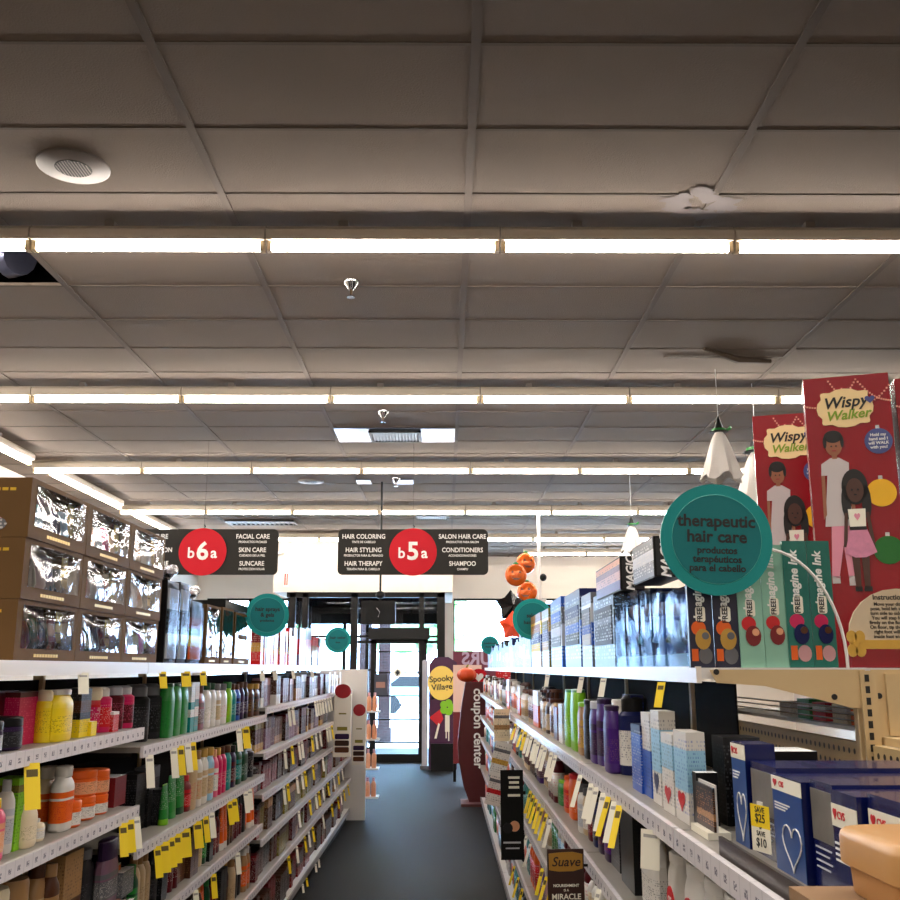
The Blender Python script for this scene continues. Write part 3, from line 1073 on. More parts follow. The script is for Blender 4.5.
# jars stacked on the orange jars
for ua, ub, lb in ((87, 101, 'orange lidded jar stacked on top of the nearer orange jar'), (101, 113, 'orange lidded jar stacked on top of the farther orange jar')):
    x = LX - .04
    ya, yb = along(ua, x, -.45), along(ub, x, -.45)
    w = (yb - ya) * .94
    zb = height(798, ya) if ua == 87 else height(796, ya)
    tp = t_jar(round(w, 3), .075, 'orange', 'orange', 'peach', 'brown')
    put(tp, (x, (ya + yb) / 2, zb + .001), PI / 2, lb, 'jar', G1)
hero(-1, AS[2], [
 (-10, 12, 880, 'jar', ('tan', 'cream', 'beige', 'brown'), .03),
 (13, 31, 868, 'jar', ('brown', 'tan', 'tan', 'brown'), .03),
 (34, 48, 862, 'bottle', ('tan', 'brown', 'beige', 'brown'), .06),
 (48, 60, 866, 'bottle', ('brown', 'tan', 'tan', 'brown'), .04),
 (60, 80, 850, 'carton', ([(0, 'brown'), (.4, 'tan')], 'dark brown'), .05),
 (82, 96, 852, 'bottle', ('charcoal', 'grey', 'charcoal', 'grey'), .08),
 (104, 121, 843, 'bottle', ('mauve', 'dark purple', 'grey', 'white', 3.0, .9, .3), .04),
 (122, 134, 872, 'carton', ([(0, 'grey')], 'white'), .03)],
 'la2', 'third shelf', G1)
# --- left, second and third bays
G2 = 'bottles on the middle left shelves'
hero(-1, BS[0], [
 (143, 152, 682, 'can', ('black', 'grey', 'charcoal', 'grey'), .06),
 (156, 165, 682, 'can', ('charcoal', 'grey', 'black', 'grey'), .06),
 (168, 175, 683, 'bottle', ('green', 'dark green', 'green', 'dark green', 3.2, .8, .06), .03),
 (175, 182, 683, 'bottle', ('green', 'dark green', 'green', 'dark green', 3.2, .8, .06), .03),
 (182, 189, 683, 'bottle', ('green', 'dark green', 'green', 'dark green', 3.2, .8, .06), .03),
 (190, 194, 682, 'carton', ([(0, 'teal'), (.3, 'white'), (.45, 'teal'), (.6, 'white')], 'teal'), .03),
 (194, 198, 682, 'carton', ([(0, 'teal'), (.3, 'white'), (.5, 'teal'), (.65, 'white')], 'red'), .03),
 (198, 206, 686, 'bottle', ('dark red', 'brown', 'brown', 'white'), .03),
 (207, 212, 683, 'bottle', ('white', 'dark green', 'white', 'olive'), .03),
 (213, 217, 683, 'bottle', ('white', 'dark green', 'white', 'olive'), .03),
 (218, 222, 684, 'bottle', ('white', 'grey', 'beige', 'green'), .03),
 (223, 228, 684, 'bottle', ('white', 'grey', 'white', 'red'), .03),
 (229, 233, 682, 'bottle', ('lime green', 'green', 'lime green', 'red'), .03),
 (234, 237, 684, 'bottle', ('teal', 'brown', 'teal', 'white'), .03),
 (238, 241, 684, 'bottle', ('blue', 'brown', 'navy', 'white'), .03),
 (242, 245, 682, 'bottle', ('dark purple', 'brown', 'dark purple', 'white'), .03),
 (246, 249, 682, 'bottle', ('black', 'brown', 'dark purple', 'white'), .03),
 (251, 255, 684, 'bottle', ('brown', 'gold', 'dark brown', 'gold'), .03),
 (256, 261, 684, 'bottle', ('brown', 'gold', 'black', 'gold'), .03)],
 'lb0', 'upper shelf', G2)
hero(-1, BS[1], [
 (134, 146, 775, 'carton', ([(0, 'black'), (.7, 'charcoal')], 'grey'), .10),
 (147, 158, 768, 'carton', ([(0, 'black'), (.8, 'grey')], 'grey'), .09),
 (159, 165, 790, 'carton', ([(0, 'black'), (.6, 'charcoal')], 'grey'), .06),
 (166, 171, 785, 'tube', ('green', 'lime green'), .03),
 (172, 179, 776, 'tube', ('green', 'green'), .05),
 (180, 187, 768, 'tube', ('green', 'dark green'), .05),
 (188, 192, 776, 'bottle', ('dark red', 'red', 'red', 'white'), .04),
 (193, 198, 752, 'bottle', ('beige', 'olive', 'beige', 'red'), .03),
 (199, 203, 751, 'bottle', ('white', 'tan', 'beige', 'red'), .03),
 (204, 209, 749, 'bottle', ('white', 'gold', 'beige', 'olive'), .03),
 (210, 215, 748, 'bottle', ('pale blue', 'gold', 'beige', 'navy'), .03),
 (216, 219, 750, 'bottle', ('pink', 'peach', 'white', 'teal'), .03),
 (220, 223, 748, 'bottle', ('magenta', 'gold', 'magenta', 'white'), .03),
 (224, 227, 747, 'bottle', ('magenta', 'brown', 'magenta', 'white'), .03),
 (228, 232, 746, 'bottle', ('teal', 'brown', 'teal', 'white'), .03),
 (233, 237, 746, 'bottle', ('dark purple', 'black', 'maroon', 'white'), .03),
 (238, 243, 744, 'bottle', ('dark green', 'dark green', 'teal', 'white'), .03),
 (244, 249, 744, 'bottle', ('dark green', 'black', 'dark green', 'white'), .03),
 (251, 255, 744, 'can', ('charcoal', 'silver', 'black', 'white'), .03),
 (256, 261, 744, 'can', ('black', 'silver', 'charcoal', 'white'), .03)],
 'lb1', 'second shelf', G2)
FILLB = [('bottle', ('dark green', 'green', 'green', 'white')), ('bottle', ('beige', 'tan', 'beige', 'brown')), ('carton', ([(0, 'brown'), (.6, 'dark brown')], 'tan')),
         ('bottle', ('black', 'charcoal', 'charcoal', 'grey')), ('tube', ('orange', 'white')), ('bottle', ('maroon', 'black', 'dark red', 'white')), ('bottle', ('tan', 'white', 'orange', 'white')),
         ('carton', ([(0, 'black'), (.5, 'charcoal')], 'grey')), ('bottle', ('dark brown', 'gold', 'brown', 'gold')), ('can', ('maroon', 'black', 'maroon', 'white'))]
def fill(side, z, y0, y1, hmax, choices, sid, phrase, group, wid=(.055, .075), runs=(1, 3), hv=(.8, .95), tiny=False, set_back=(.025, .05), gapc=.12, gap=.004, depth=.06):
    y = y0 + .01
    while y < y1 - wid[0] - .01:
        kind, cols = choices[RNG.randrange(len(choices))]
        w = round(RNG.uniform(*wid), 3)
        h = round(hmax * RNG.uniform(*hv), 3)
        sb = RNG.uniform(*set_back)
        if kind == 'bottle':
            tpl = t_bottle(w, round(min(w, .05), 3), h, *cols)
        elif kind == 'pump':
            tpl = t_pump(w, round(min(w, .055), 3), h, *cols)
        elif kind == 'can':
            tpl = t_can(round(w * .85, 3), h, *cols)
        elif kind == 'jar':
            tpl = t_jar(w, round(h * .5, 3), *cols)
        elif kind == 'tube':
            tpl = t_tube(w, .04, h, *cols)
        else:
            tpl = t_carton(w, depth, h, *cols)
        c0 = cols[0] if isinstance(cols[0], str) else cols[0][0][1]
        for k in range(RNG.randint(*runs)):
            if y + w > y1 - .01:
                break
            stock(side, z, y, w, tpl, c0, sid, phrase, group, sb, tiny)
            y += w + gap
        if RNG.random() < gapc:
            y += .03
fill(-1, BS[2], LB[1], LB[3], .235, FILLB, 'lb2', 'third shelf', G2)
fill(-1, BS[3], LB[1] + .1, LB[3], .26, FILLB, 'lb3', 'fourth shelf', G2, wid=(.06, .08))
# --- left, hair colour bays
G3 = 'hair colour boxes in the far left bays'
def cb(*b):
    return ('carton', (list(b), 'white'))
HC = [
 [cb((0, 'mauve'), (.75, 'pale pink')), cb((0, 'white'), (.35, 'brown')), cb((0, 'dark brown'), (.6, 'mauve')), cb((0, 'maroon'), (.3, 'mauve')), cb((0, 'grey'), (.7, 'white')), cb((0, 'charcoal'), (.6, 'mauve')), cb((0, 'tan'), (.5, 'dark brown'))],
 [cb((0, 'dark brown'), (.7, 'maroon')), cb((0, 'gold'), (.25, 'brown'), (.7, 'olive')), cb((0, 'mauve'), (.65, 'brown')), cb((0, 'black'), (.7, 'dark brown')), cb((0, 'maroon'), (.6, 'dark purple')), cb((0, 'tan'), (.3, 'brown'))],
 [cb((0, 'maroon'), (.7, 'dark red')), cb((0, 'dark brown'), (.7, 'maroon')), cb((0, 'dark red'), (.75, 'maroon')), cb((0, 'dark brown'), (.3, 'tan'), (.6, 'dark brown')), cb((0, 'black'), (.6, 'maroon'))],
 [cb((0, 'olive'), (.8, 'dark brown')), cb((0, 'olive'), (.8, 'dark green')), cb((0, 'dark red'), (.8, 'maroon')), cb((0, 'brown'), (.7, 'tan')), cb((0, 'dark brown'), (.5, 'black'))],
 [cb((0, 'olive'), (.8, 'brown')), cb((0, 'brown'), (.8, 'dark brown')), cb((0, 'maroon'), (.8, 'dark red')), cb((0, 'tan'), (.4, 'brown')), cb((0, 'dark brown'), (.4, 'black'))],
 [cb((0, 'brown'), (.8, 'dark brown')), cb((0, 'maroon'), (.4, 'dark red')), cb((0, 'dark red'), (.4, 'brown')), cb((0, 'dark brown'), (.8, 'brown'))]]
HZ = list(DS) + [.12]
for k, z in enumerate(HZ):
    gaph = ((TOPL - .06) if k == 0 else HZ[k - 1] - .06) - z
    ph = ('%s shelf' % (nth(k + 1) if k else 'upper')) if k < 5 else 'bottom deck'
    fill(-1, z, LB[3], LB[6], min(gaph, .19), HC[k], 'ld%d' % k, ph, G3, wid=(.074, .09), runs=(1, 3), hv=(.82, .98), tiny=True, set_back=(.02, .06), gapc=.08, gap=.008)
for k, z in enumerate((.66, .437, .12)):
    fill(-1, z, LB[6], LB[8], .17, HC[3 + k], 'lg%d' % k, ['fourth shelf', 'fifth shelf', 'bottom deck'][k], 'packs in the last left bays', wid=(.09, .12), runs=(1, 3), tiny=True, set_back=(.02, .06))

# --- right, shelf by shelf
G4 = 'packs on the upper right shelf'
wb = [(0, 'white'), (.34, 'pale blue'), (.8, 'white')]
bb = [(0, 'pale blue'), (.14, 'blue'), (.78, 'pale blue'), (.86, 'white')]
def rb(c1, c2='white', top='white'):
    return [(0, c1), (.55, c2), (.86, top)]
R_A = [
 (691, 677, 733, 'carton', (wb, 'blue', None, 'red'), .03),
 (676, 664, 735, 'carton', (rb('white', 'pale blue'), 'grey', None, 'red'), .03),
 (663, 654, 712, 'carton', (wb, 'navy', None, 'navy'), .035),
 (653, 644, 714, 'carton', (rb('blue', 'white'), 'navy'), .04),
 (643, 633, 726, 'carton', (rb('blue', 'blue', 'navy'), 'white'), .035),
 (634, 625, 688, 'carton', ([(0, 'navy'), (.7, 'navy')], 'blue'), .09),
 (624, 618, 694, 'can', ('navy', 'black', 'white', 'navy'), .06),
 (617, 611, 700, 'bottle', ('white', 'white', 'white', 'navy', 3.0, .8, .1), .05),
 (610, 603, 706, 'bottle', ('purple', 'dark purple', 'purple', 'mauve', 3.2, .85, .08), .03),
 (602, 596, 699, 'bottle', ('purple', 'dark purple', 'dark purple', 'mauve', 3.2, .85, .08), .04),
 (595, 589, 702, 'bottle', ('purple', 'silver', 'dark purple', 'mauve', 3.2, .8, .12), .03),
 (588, 583, 700, 'bottle', ('black', 'black', 'charcoal', 'grey', 3.2, .8, .08), .03),
 (582, 577, 703, 'bottle', ('tan', 'lime green', 'gold', 'brown', 3.2, .8, .08), .03),
 (576, 570, 690, 'bottle', ('lime green', 'green', 'lime green', 'green', 3.6, .9, .05), .03),
 (569, 564, 690, 'bottle', ('lime green', 'green', 'lime green', 'white', 3.6, .9, .05), .03),
 (563, 559, 705, 'carton', ([(0, 'white'), (.5, 'silver')], 'grey'), .03),
 (558, 554, 708, 'carton', ([(0, 'maroon'), (.8, 'dark red')], 'tan'), .03),
 (553, 549, 690, 'pump', ('beige', 'brown', 'brown', 'white'), .03),
 (548, 545, 690, 'pump', ('dark brown', 'brown', 'beige', 'brown'), .03),
 (544, 541, 690, 'pump', ('beige', 'brown', 'white', 'brown'), .03)]
hero(1, RS[0], R_A, 'ra0', 'upper shelf', G4)
MIX = [('carton', ([(0, 'white'), (.4, 'pale pink'), (.8, 'white')], 'grey')), ('bottle', ('white', 'white', 'orange', 'grey')), ('carton', ([(0, 'orange'), (.6, 'white')], 'purple')), ('bottle', ('beige', 'brown', 'maroon', 'white')),
       ('bottle', ('purple', 'mauve', 'mauve', 'white')), ('pump', ('white', 'brown', 'beige', 'grey')), ('bottle', ('white', 'black', 'pale blue', 'navy')), ('can', ('charcoal', 'black', 'silver', 'black')), ('bottle', ('maroon', 'silver', 'white', 'red'))]
MIX2 = MIX + [('bottle', ('orange', 'orange', 'red', 'white')), ('bottle', ('green', 'lime green', 'green', 'white')), ('bottle', ('teal', 'navy', 'teal', 'white')), ('bottle', ('black', 'black', 'charcoal', 'white')), ('bottle', ('dark brown', 'black', 'brown', 'tan'))]
fill(1, RS[0], along(540, .45, -.3), RB[10], .21, MIX, 'ra0', 'upper shelf', G4, wid=(.07, .1), runs=(2, 3), tiny=True, hv=(.8, 1.0))
# near cartons of whitening strips and the dark tray beside them
blu = [(0, 'blue'), (.1, (16, 92, 160)), (.45, (14, 60, 140)), (.75, (16, 40, 112))]
def big_box(y0, y1, h, x0, dx, style, label):
    t = thing('carton', label, 'box', (x0, (y0 + y1) / 2, RS[0] + .0006), -PI / 2, 'blue cartons at the near end of the upper right shelf')
    w = y1 - y0 - .004
    mb = mat('glossy blue card', (8, 20, 82), .25, coat=.3)
    MB().box(-w / 2, 0, 0, w / 2, dx, h).build('carton_body', mb, t)
    if style == 'heart':
        MB().box(-w * .49, -.0008, 0, w * .49, 0, h * .86).build('front_panel', mat('azure panel', (6, 66, 136), .3, noise=.25, scale=8), t)
        p = heart(w * .12, h * .28, w * .62, h * .46, 28)
        P = [(a, -.002, b) for a, b in p]
        MB().tube(P + [P[0]], .0011, 5).build('heart_outline', M_WINK, t)
        MB().box(-w * .5, -.0012, h * .84, w * .5, -.0002, h * .985).build('white_band', M_WTAG, t)
        MB().prism(heart(-w * .36, h * .915, w * .13, h * .08), -.0022, -.0014).build('heart_logo', M_RED, t)
        text('lettering', 'CVS', h * .085, M_RED, t, (-w * .14, -.0014, h * .912), bold=.008)
        for k in range(3):
            MB().box(-w * .42, -.0014, h * (.7 - .03 * k), w * (.1 - .08 * k), -.0009, h * (.715 - .03 * k)).build('small_print', M_WINK, t)
    elif style == 'grey':
        MB().box(-w * .49, -.0008, h * .45, w * .49, 0, h * .92).build('photo_panel', mat('grey photo', (112, 108, 104), .35, noise=.5, scale=25), t)
        for k in range(4):
            MB().box(-w * .4, -.0012, h * (.38 - .06 * k), w * (.3 - .1 * (k % 2)), -.0004, h * (.395 - .06 * k)).build('small_print', pm('silver'), t)
    else:
        MB().box(-w * .49, -.0012, h * .68, w * .49, -.0002, h * .88).build('white_band', M_WTAG, t)
        MB().prism(heart(-w * .34, h * .79, w * .14, h * .1), -.0022, -.0014).build('heart_logo', M_RED, t)
        text('lettering', 'CVS', h * .1, M_RED, t, (-w * .1, -.0014, h * .785), bold=.008)
        for k in range(4):
            MB().box(-w * .44, -.0012, h * (.52 - .05 * k), w * (.2 - .1 * (k % 2)), -.0004, h * (.54 - .05 * k)).build('small_print', M_WINK, t)
    return t
big_box(1.715, 1.80, .165, .50, .05, 'heart', 'slim blue heart carton standing taller, behind the carton with yellow tag')
b2 = big_box(1.575, 1.708, .140, .505, .24, 'grey', 'blue carton with grey photo panel and the yellow save tag')
big_box(1.44, 1.57, .134, .495, .24, 'heart', 'blue carton with large white heart outline and white band')
big_box(1.352, 1.436, .140, .505, .24, 'grey', 'blue carton with grey panel between the two white-banded cartons')
big_box(1.262, 1.348, .136, .50, .26, 'band', 'navy carton with white band just left of the tan tub')
big_box(1.16, 1.256, .142, .51, .26, 'band', 'nearest navy carton with white band, behind the tan tub')
def save_tag():
    yc = (along(753, .45, -.2) + along(773, .45, -.2)) / 2
    t = thing('save_coupon_tag', 'yellow and white coupon tag reading save 25 or save 10', 'tag', (.487, 1.612, RS[0] + .014), -PI / 2 + .28)
    t.scale = (.74, .74, .74)
    MB().box(-.034, -.0006, .0, .034, 0, .048).build('white_half', M_WTAG, t)
    MB().box(-.034, -.0007, .048, .034, 0, .093).build('yellow_half', M_YTAG, t)
    for s, z, k in (('SAVE', .083, .016), ('$25', .066, .024), ('or', .048, .009), ('SAVE', .036, .014), ('$10', .018, .024)):
        text('lettering', s, k, M_INK, t, (0, -.0009, z), bold=.015, ext=.0003)
    MB().box(-.01, .0, .09, .01, .002, .1).build('clip', M_SHELFW, t)
save_tag()
g = put(t_carton(.085, .07, .16, [(0, 'black'), (.6, 'charcoal')], 'grey'), (.53, 2.0, RS[0] + .0006), -PI / 2, 'tall black carton behind the blue cartons on the upper right shelf', 'box', G4)
put(t_carton(.1, .10, .145, [(0, 'black')], 'charcoal'), (.56, 1.875, RS[0] + .0006), -PI / 2, 'plain black carton next to the slim blue heart carton', 'box', G4)
put(t_carton(.03, .04, .10, [(0, 'black')], 'charcoal'), (.465, along(692, .46, -.29) - .02, RS[0] + .0006), -PI / 2, 'small black carton right of the red heart pack', 'box', G4)
t = thing('card_holder', 'clear holder with a dark hair photo card on the upper right shelf', 'card holder', (.452, 1.86, RS[0] + .001), -PI / 2)
MB().box(-.06, .0, 0, .06, .04, .012).build('foot', M_WTAG, t)
MB().box(-.058, .012, .012, .058, .016, .085).build('photo_card', printmat(((0, 'dark brown'), (.25, 'tan'), (.4, 'dark brown'), (.6, 'charcoal')), 'peach', 9), t)
MB().box(-.06, .0165, .012, .06, .019, .09).build('back_plate', M_SHELFW, t)
t = thing('shelf_divider', 'dark low pusher strip in front of the blue cartons', 'shelf divider', (.436, 1.17, RS[0] + .0006), 0)
MB().box(0, 0, 0, .006, .5, .028).build('strip', mat('dark brown plastic', (44, 32, 28), .4), t)
# carton and tub in the near corner
t = thing('cardboard_carton', 'flat brown cardboard carton at the near end of the right shelf', 'box', (.372, .86, RS[0] + .0046))
MB().box(0, 0, 0, .40, .285, .055).build('carton_body', mat('brown cardboard', (146, 112, 78), .7, noise=.06, scale=20), t)
MB().box(.0, .13, .055, .40, .15, .0555).build('tape', mat('parcel tape', (190, 156, 110), .3), t)
t = thing('plastic_tub', 'tan plastic tub with rounded lid in the lower right corner', 'tub', (.563, 1.05, RS[0] + .0602))
bm = MB().loft([(.134, .074, 0), (.136, .076, .003), (.138, .078, .034)], 48, 9)
bm.build('body', mat('tan plastic', (186, 136, 80), .4), t, True)
MB().loft([(.143, .082, .029), (.145, .084, .031), (.145, .084, .056), (.1435, .0825, .061), (.140, .079, .0645), (.134, .073, .066)], 48, 9).build('lid', mat('tan lid plastic', (190, 142, 86), .4), t, True)

G5 = 'bottles on the lower right shelves'
hero(1, RS[1], [
 (745, 722, 893, 'bottle', ('white', 'white', 'white', 'red', 3.0, .8, .12), .03),
 (720, 703, 872, 'bottle', ('white', 'white', 'pale blue', 'red', 3.0, .8, .12), .03),
 (702, 684, 868, 'bottle', ('white', 'white', 'white', 'red', 3.0, .8, .12), .03),
 (680, 668, 858, 'bottle', ('white', 'white', 'white', 'red', 3.0, .8, .1), .03),
 (655, 640, 842, 'bottle', ('white', 'white', 'white', 'black', 3.0, .7, .06), .03),
 (636, 622, 803, 'carton', ([(0, 'black')], 'charcoal'), .04),
 (621, 610, 795, 'carton', ([(0, 'charcoal'), (.5, 'black')], 'grey'), .05),
 (609, 603, 800, 'bottle', ('dark purple', 'black', 'purple', 'red'), .04),
 (602, 597, 800, 'bottle', ('dark purple', 'black', 'dark purple', 'red'), .04),
 (596, 592, 795, 'bottle', ('navy', 'black', 'charcoal', 'white'), .04),
 (591, 587, 792, 'bottle', ('maroon', 'black', 'dark red', 'white'), .04),
 (586, 582, 790, 'bottle', ('beige', 'grey', 'white', 'brown'), .04),
 (581, 577, 786, 'bottle', ('white', 'grey', 'silver', 'grey'), .03),
 (573, 568, 776, 'bottle', ('orange', 'red', 'orange', 'white', 3.0, .8, .1), .04),
 (567, 563, 778, 'bottle', ('orange', 'orange', 'red', 'white', 3.0, .8, .1), .04),
 (561, 557, 782, 'bottle', ('green', 'lime green', 'green', 'white', 3.0, .8, .1), .04)],
 'rb0', 'second shelf', G5)
for y, lb in ((1.52, 'deep blue carton behind the white red-label bottles, lower right'), (1.36, 'nearest deep blue carton behind the white bottles, lower right')):
    put(t_carton(.14, .1, .2, [(0, 'navy'), (.4, (20, 40, 120))], 'blue'), (.58, y, RS[1] + .0006), -PI / 2, lb, 'box', G5)
# red round labels on the white bottles
fill(1, RS[1], along(556, .46, -.55), RB[10], .215, MIX2, 'rb0', 'second shelf', G5, wid=(.07, .1), runs=(2, 3), tiny=True)
fill(1, RS[2], 2.9, RB[10], .21, MIX2, 'rc0', 'third shelf', G5, wid=(.08, .11), runs=(2, 3), tiny=True)
fill(1, RS[3], 3.6, RB[10], .24, MIX2, 'rd0', 'fourth shelf', G5, wid=(.08, .11), runs=(2, 3), tiny=True)
fill(1, .12, 5.0, RB[10], .26, MIX2, 're0', 'bottom deck', G5, wid=(.09, .12), runs=(2, 3), tiny=True)

# ---------------------------------------------------------------- left top shelf: brown window boxes
def crumple(w, h, amp, seed, nx=22, nz=18, fold=1.0):
    r = random.Random(seed)
    ph = [(r.uniform(2, 7), r.uniform(-5, 5), r.uniform(0, 6)) for _ in range(4)]
    m = MB()
    for j in range(nz + 1):
        for i in range(nx + 1):
            a, b = i / nx, j / nz
            e = math.sin(PI * a) * math.sin(PI * b)
            q = sum(math.sin(p * a + s * b + o) for p, s, o in ph) / 4
            fo = math.sin(30 * (b + .16 * math.sin(PI * a)) + seed) * max(0, b - .66) * 2.6 * fold
            m.v.append((-w / 2 + w * a, -amp * (e * (.6 * q) + 1.0 * fo * math.sin(PI * a)), h * b))
    for j in range(nz):
        for i in range(nx):
            k = j * (nx + 1) + i
            m.face([k, k + 1, k + nx + 2, k + nx + 1])
    return m
TOYC = [('navy', 'pale blue', 'grey'), ('pink', 'peach', 'white'), ('white', 'silver', 'tan'), ('navy', 'black', 'mauve'), ('pale blue', 'dark red', 'silver'), ('tan', 'black', 'white'), ('charcoal', 'dark red', 'dark green'), ('charcoal', 'maroon', 'dark green'), ('gold', 'pink', 'white')]
def window_box(x, y, z, w, d, h, idx, label, rows=1, side_art=False):
    t = thing('window_box', label, 'box', (x, y, z), PI / 2, 'brown window boxes on the left top shelf')
    b = MB()
    fr = .045 if rows == 1 else .03
    lo = .033
    x0, x1, z0, z1 = -w / 2 + fr * .8, w / 2 - fr * .5, lo, h - .012
    # a carton with a front opening
    b.box(-w / 2, .004, 0, w / 2, d, .004)
    b.box(-w / 2, .004, h - .004, w / 2, d, h)
    b.box(-w / 2, .004, .004, -w / 2 + .004, d, h - .004)
    b.box(w / 2 - .004, .004, .004, w / 2, d, h - .004)
    b.box(-w / 2 + .004, d - .004, .004, w / 2 - .004, d, h - .004)
    b.box(-w / 2, 0, 0, x0, .004, h)
    b.box(x1, 0, 0, w / 2, .004, h)
    b.box(x0, 0, 0, x1, .004, z0)
    b.box(x0, 0, z1, x1, .004, h)
    if rows == 2:
        b.box(x0, 0, (z0 + z1) / 2 - .012, x1, .004, (z0 + z1) / 2 + .012)
    b.build('carton_body', M_KRAFT, t)
    crumple(x1 - x0, z1 - z0, .012, idx * 7 + 3).build('film_window', M_FILM, t, True, ((x0 + x1) / 2, -.001, z0))
    c = TOYC[idx % len(TOYC)]
    MB().box(x0, .09, .005, x1, .095, h - .006).build('backing_card', pm(RNG.choice(['grey', 'silver', 'charcoal', 'mauve']) if rows == 1 else 'silver', .6), t)
    r = random.Random(idx)
    m = MB()
    for k in range(5):
        m.use(k % 3)
        cx = x0 + (x1 - x0) * (.14 + .18 * k)
        m.loft([(.02, .016, .034), (.032, .022, .05), (.024, .018, .034 + h * r.uniform(.25, .4)), (.012, .01, .034 + h * r.uniform(.42, .6))], 10, 2.2, cx, .05)
    m.build('toy_contents', [pm(q) for q in c], t, True)
    m = MB()
    for k in range(3):
        m.box(x1 - .05, .03 + .001 * k, z0 + .02 + .03 * k, x1 - .01, .032 + .001 * k, z0 + .045 + .03 * k)
    m.build('gold_insert', M_GOLD, t)
    m = MB()
    for k in range(9):
        xx = -w * .2 + k * w * .045
        m.box(xx, -.0006, lo * .35, xx + w * .035, 0, lo * .6)
    m.build('gold_print', M_GOLD, t)
    if side_art:
        m = MB()
        for k in range(8):
            yy = .04 + k * .02
            m.box(-w / 2 - .0006, yy, h * .78, -w / 2, yy + .015, h * .83)
        m.build('side_print', M_GOLD, t)
        m = MB()
        q = [(.15 + .035 * math.cos(a * PI / 8), h * .55 + .022 * math.sin(a * PI / 8)) for a in range(16)]
        n = len(m.v)
        m.v += [(-w / 2 - .0008, p, s) for p, s in q]
        m.face(list(range(n, n + 16)))
        q = [(.13 + .075 * math.cos(a * PI / 8), h * .22 + .026 * math.sin(a * PI / 8)) for a in range(16)]
        n = len(m.v)
        m.v += [(-w / 2 - .0008, p, s) for p, s in q]
        m.face(list(range(n, n + 16)))
        m.build('side_picture', printmat(((0, 'grey'), (.4, 'pale pink'), (.6, 'black')), 'white', 5), t)
BX = -1.06
bw, bh = .415, .1535
rown = ['bottom', 'middle', 'top']
coln = ['nearest', 'second', 'third']
look = {(0, 2): 'silvery blue', (1, 2): 'pink toned', (2, 2): 'white and silver', (0, 1): 'dark left and grey', (1, 1): 'pale blue and red', (2, 1): 'plain tan', (0, 0): 'dark green', (1, 0): 'dark maroon', (2, 0): 'gold and white'}
order = {(0, 2): 0, (1, 2): 1, (2, 2): 2, (0, 1): 3, (1, 1): 4, (2, 1): 5, (0, 0): 6, (1, 0): 7, (2, 0): 8}
for c in range(3):
    for r in range(3):
        window_box(BX - .004 * (2 - r), 2.505 + bw * (c + .5), TOPL + .001 + r * (bh + .0012), bw - .004, .3, bh, order[(c, r)],
                   'brown window box with %s contents, %s row of the %s column' % (look[(c, r)], rown[r], coln[c]), side_art=c == 0)
# black gift packs with clear fronts
def gift_pack(u0, u1, vt, label, bow=True, col='black', art=None):
    y0, y1 = along(u0, BX), along(u1, BX)
    w = (y1 - y0) * .95
    h = height(vt, y0) - TOPL
    t = thing('gift_pack', label, 'gift box', (BX, (y0 + y1) / 2, TOPL + .0006), PI / 2, 'gift packs on the left top shelf')
    MB().box(-w / 2, .012, 0, w / 2, .2, h).build('carton_body', pm(col), t)
    MB().box(-w / 2 + .012, .006, .02, w / 2 - .012, .012, h - .03).build('picture_front', art or printmat(((0, 'silver'), (.35, 'charcoal'), (.7, 'silver')), 'pale blue', 6), t)
    crumple(w - .01, h - .01, .003, int(u0), fold=0).build('film_front', M_FILM2, t, True, (0, .0, .005))
    if bow:
        m = MB()
        for k in range(9):
            a = k * 2.4
            m.ball((.05 * math.cos(a), .06 + .04 * math.sin(a), h + .022 + .012 * (k % 3)), .034, .024, .022, 8, 5)
        m.build('foil_bow', mat('crinkled foil', (200, 202, 208), .2, metal=1, bump=.6, bscale=40), t)
gift_pack(166, 178, 580, 'black gift pack with silver foil bow right after the brown boxes')
gift_pack(179, 188, 582, 'narrow black gift pack with clear front and no bow', bow=False)
gift_pack(189, 202, 600, 'colourful gift pack under a crinkled foil bow', art=printmat(((0, 'orange'), (.25, 'yellow'), (.45, 'green'), (.6, 'dark red'), (.8, 'charcoal')), 'white', 8))
def double_box(u0, u1, vt, idx, label):
    y0, y1 = along(u0, BX), along(u1, BX)
    window_box(BX, (y0 + y1) / 2, TOPL + .0006, (y1 - y0) * .96, .24, height(vt, y0) - TOPL, idx, label, rows=2)
double_box(204, 219, 604, 2, 'nearest of the three tall brown boxes with two windows')
double_box(220, 232, 607, 4, 'middle of the three tall brown boxes with two windows')
double_box(233, 249, 612, 5, 'farthest of the three tall brown boxes, under the flat black box')
y0 = along(226, BX)
t = thing('flat_box', 'flat black box lying across the tall brown boxes', 'box', (BX - .14, y0 + .35, height(609, along(233, BX))  + .001), 0)
zz = max(height(607, along(220, BX)), height(612, along(233, BX))) + .002
t.location.z = zz
MB().box(-.12, -.42, 0, .14, .42, .035).build('carton_body', M_BLACK, t)
MB().box(-.1, .28, .001, .1405, .36, .034).build('end_label', pm('silver'), t)
TOYS = [('carton', ([(0, 'red'), (.3, 'gold'), (.5, 'dark red'), (.8, 'red')], 'white')), ('carton', ([(0, 'orange'), (.4, 'dark red'), (.7, 'gold')], 'black')), ('carton', ([(0, 'mauve'), (.3, 'red'), (.7, 'grey')], 'black')),
        ('carton', ([(0, 'charcoal'), (.3, 'tan'), (.7, 'red')], 'white')), ('carton', ([(0, 'blue'), (.5, 'mauve'), (.8, 'pink')], 'navy')), ('carton', ([(0, 'navy'), (.4, 'grey'), (.7, 'black')], 'red'))]
fill(-1, TOPL, along(262, -1.06), along(292, -1.06), .28, TOYS[:2], 'lt0', 'top shelf', 'toy boxes on the left top shelf', wid=(.08, .13), runs=(1, 2), hv=(.75, 1))
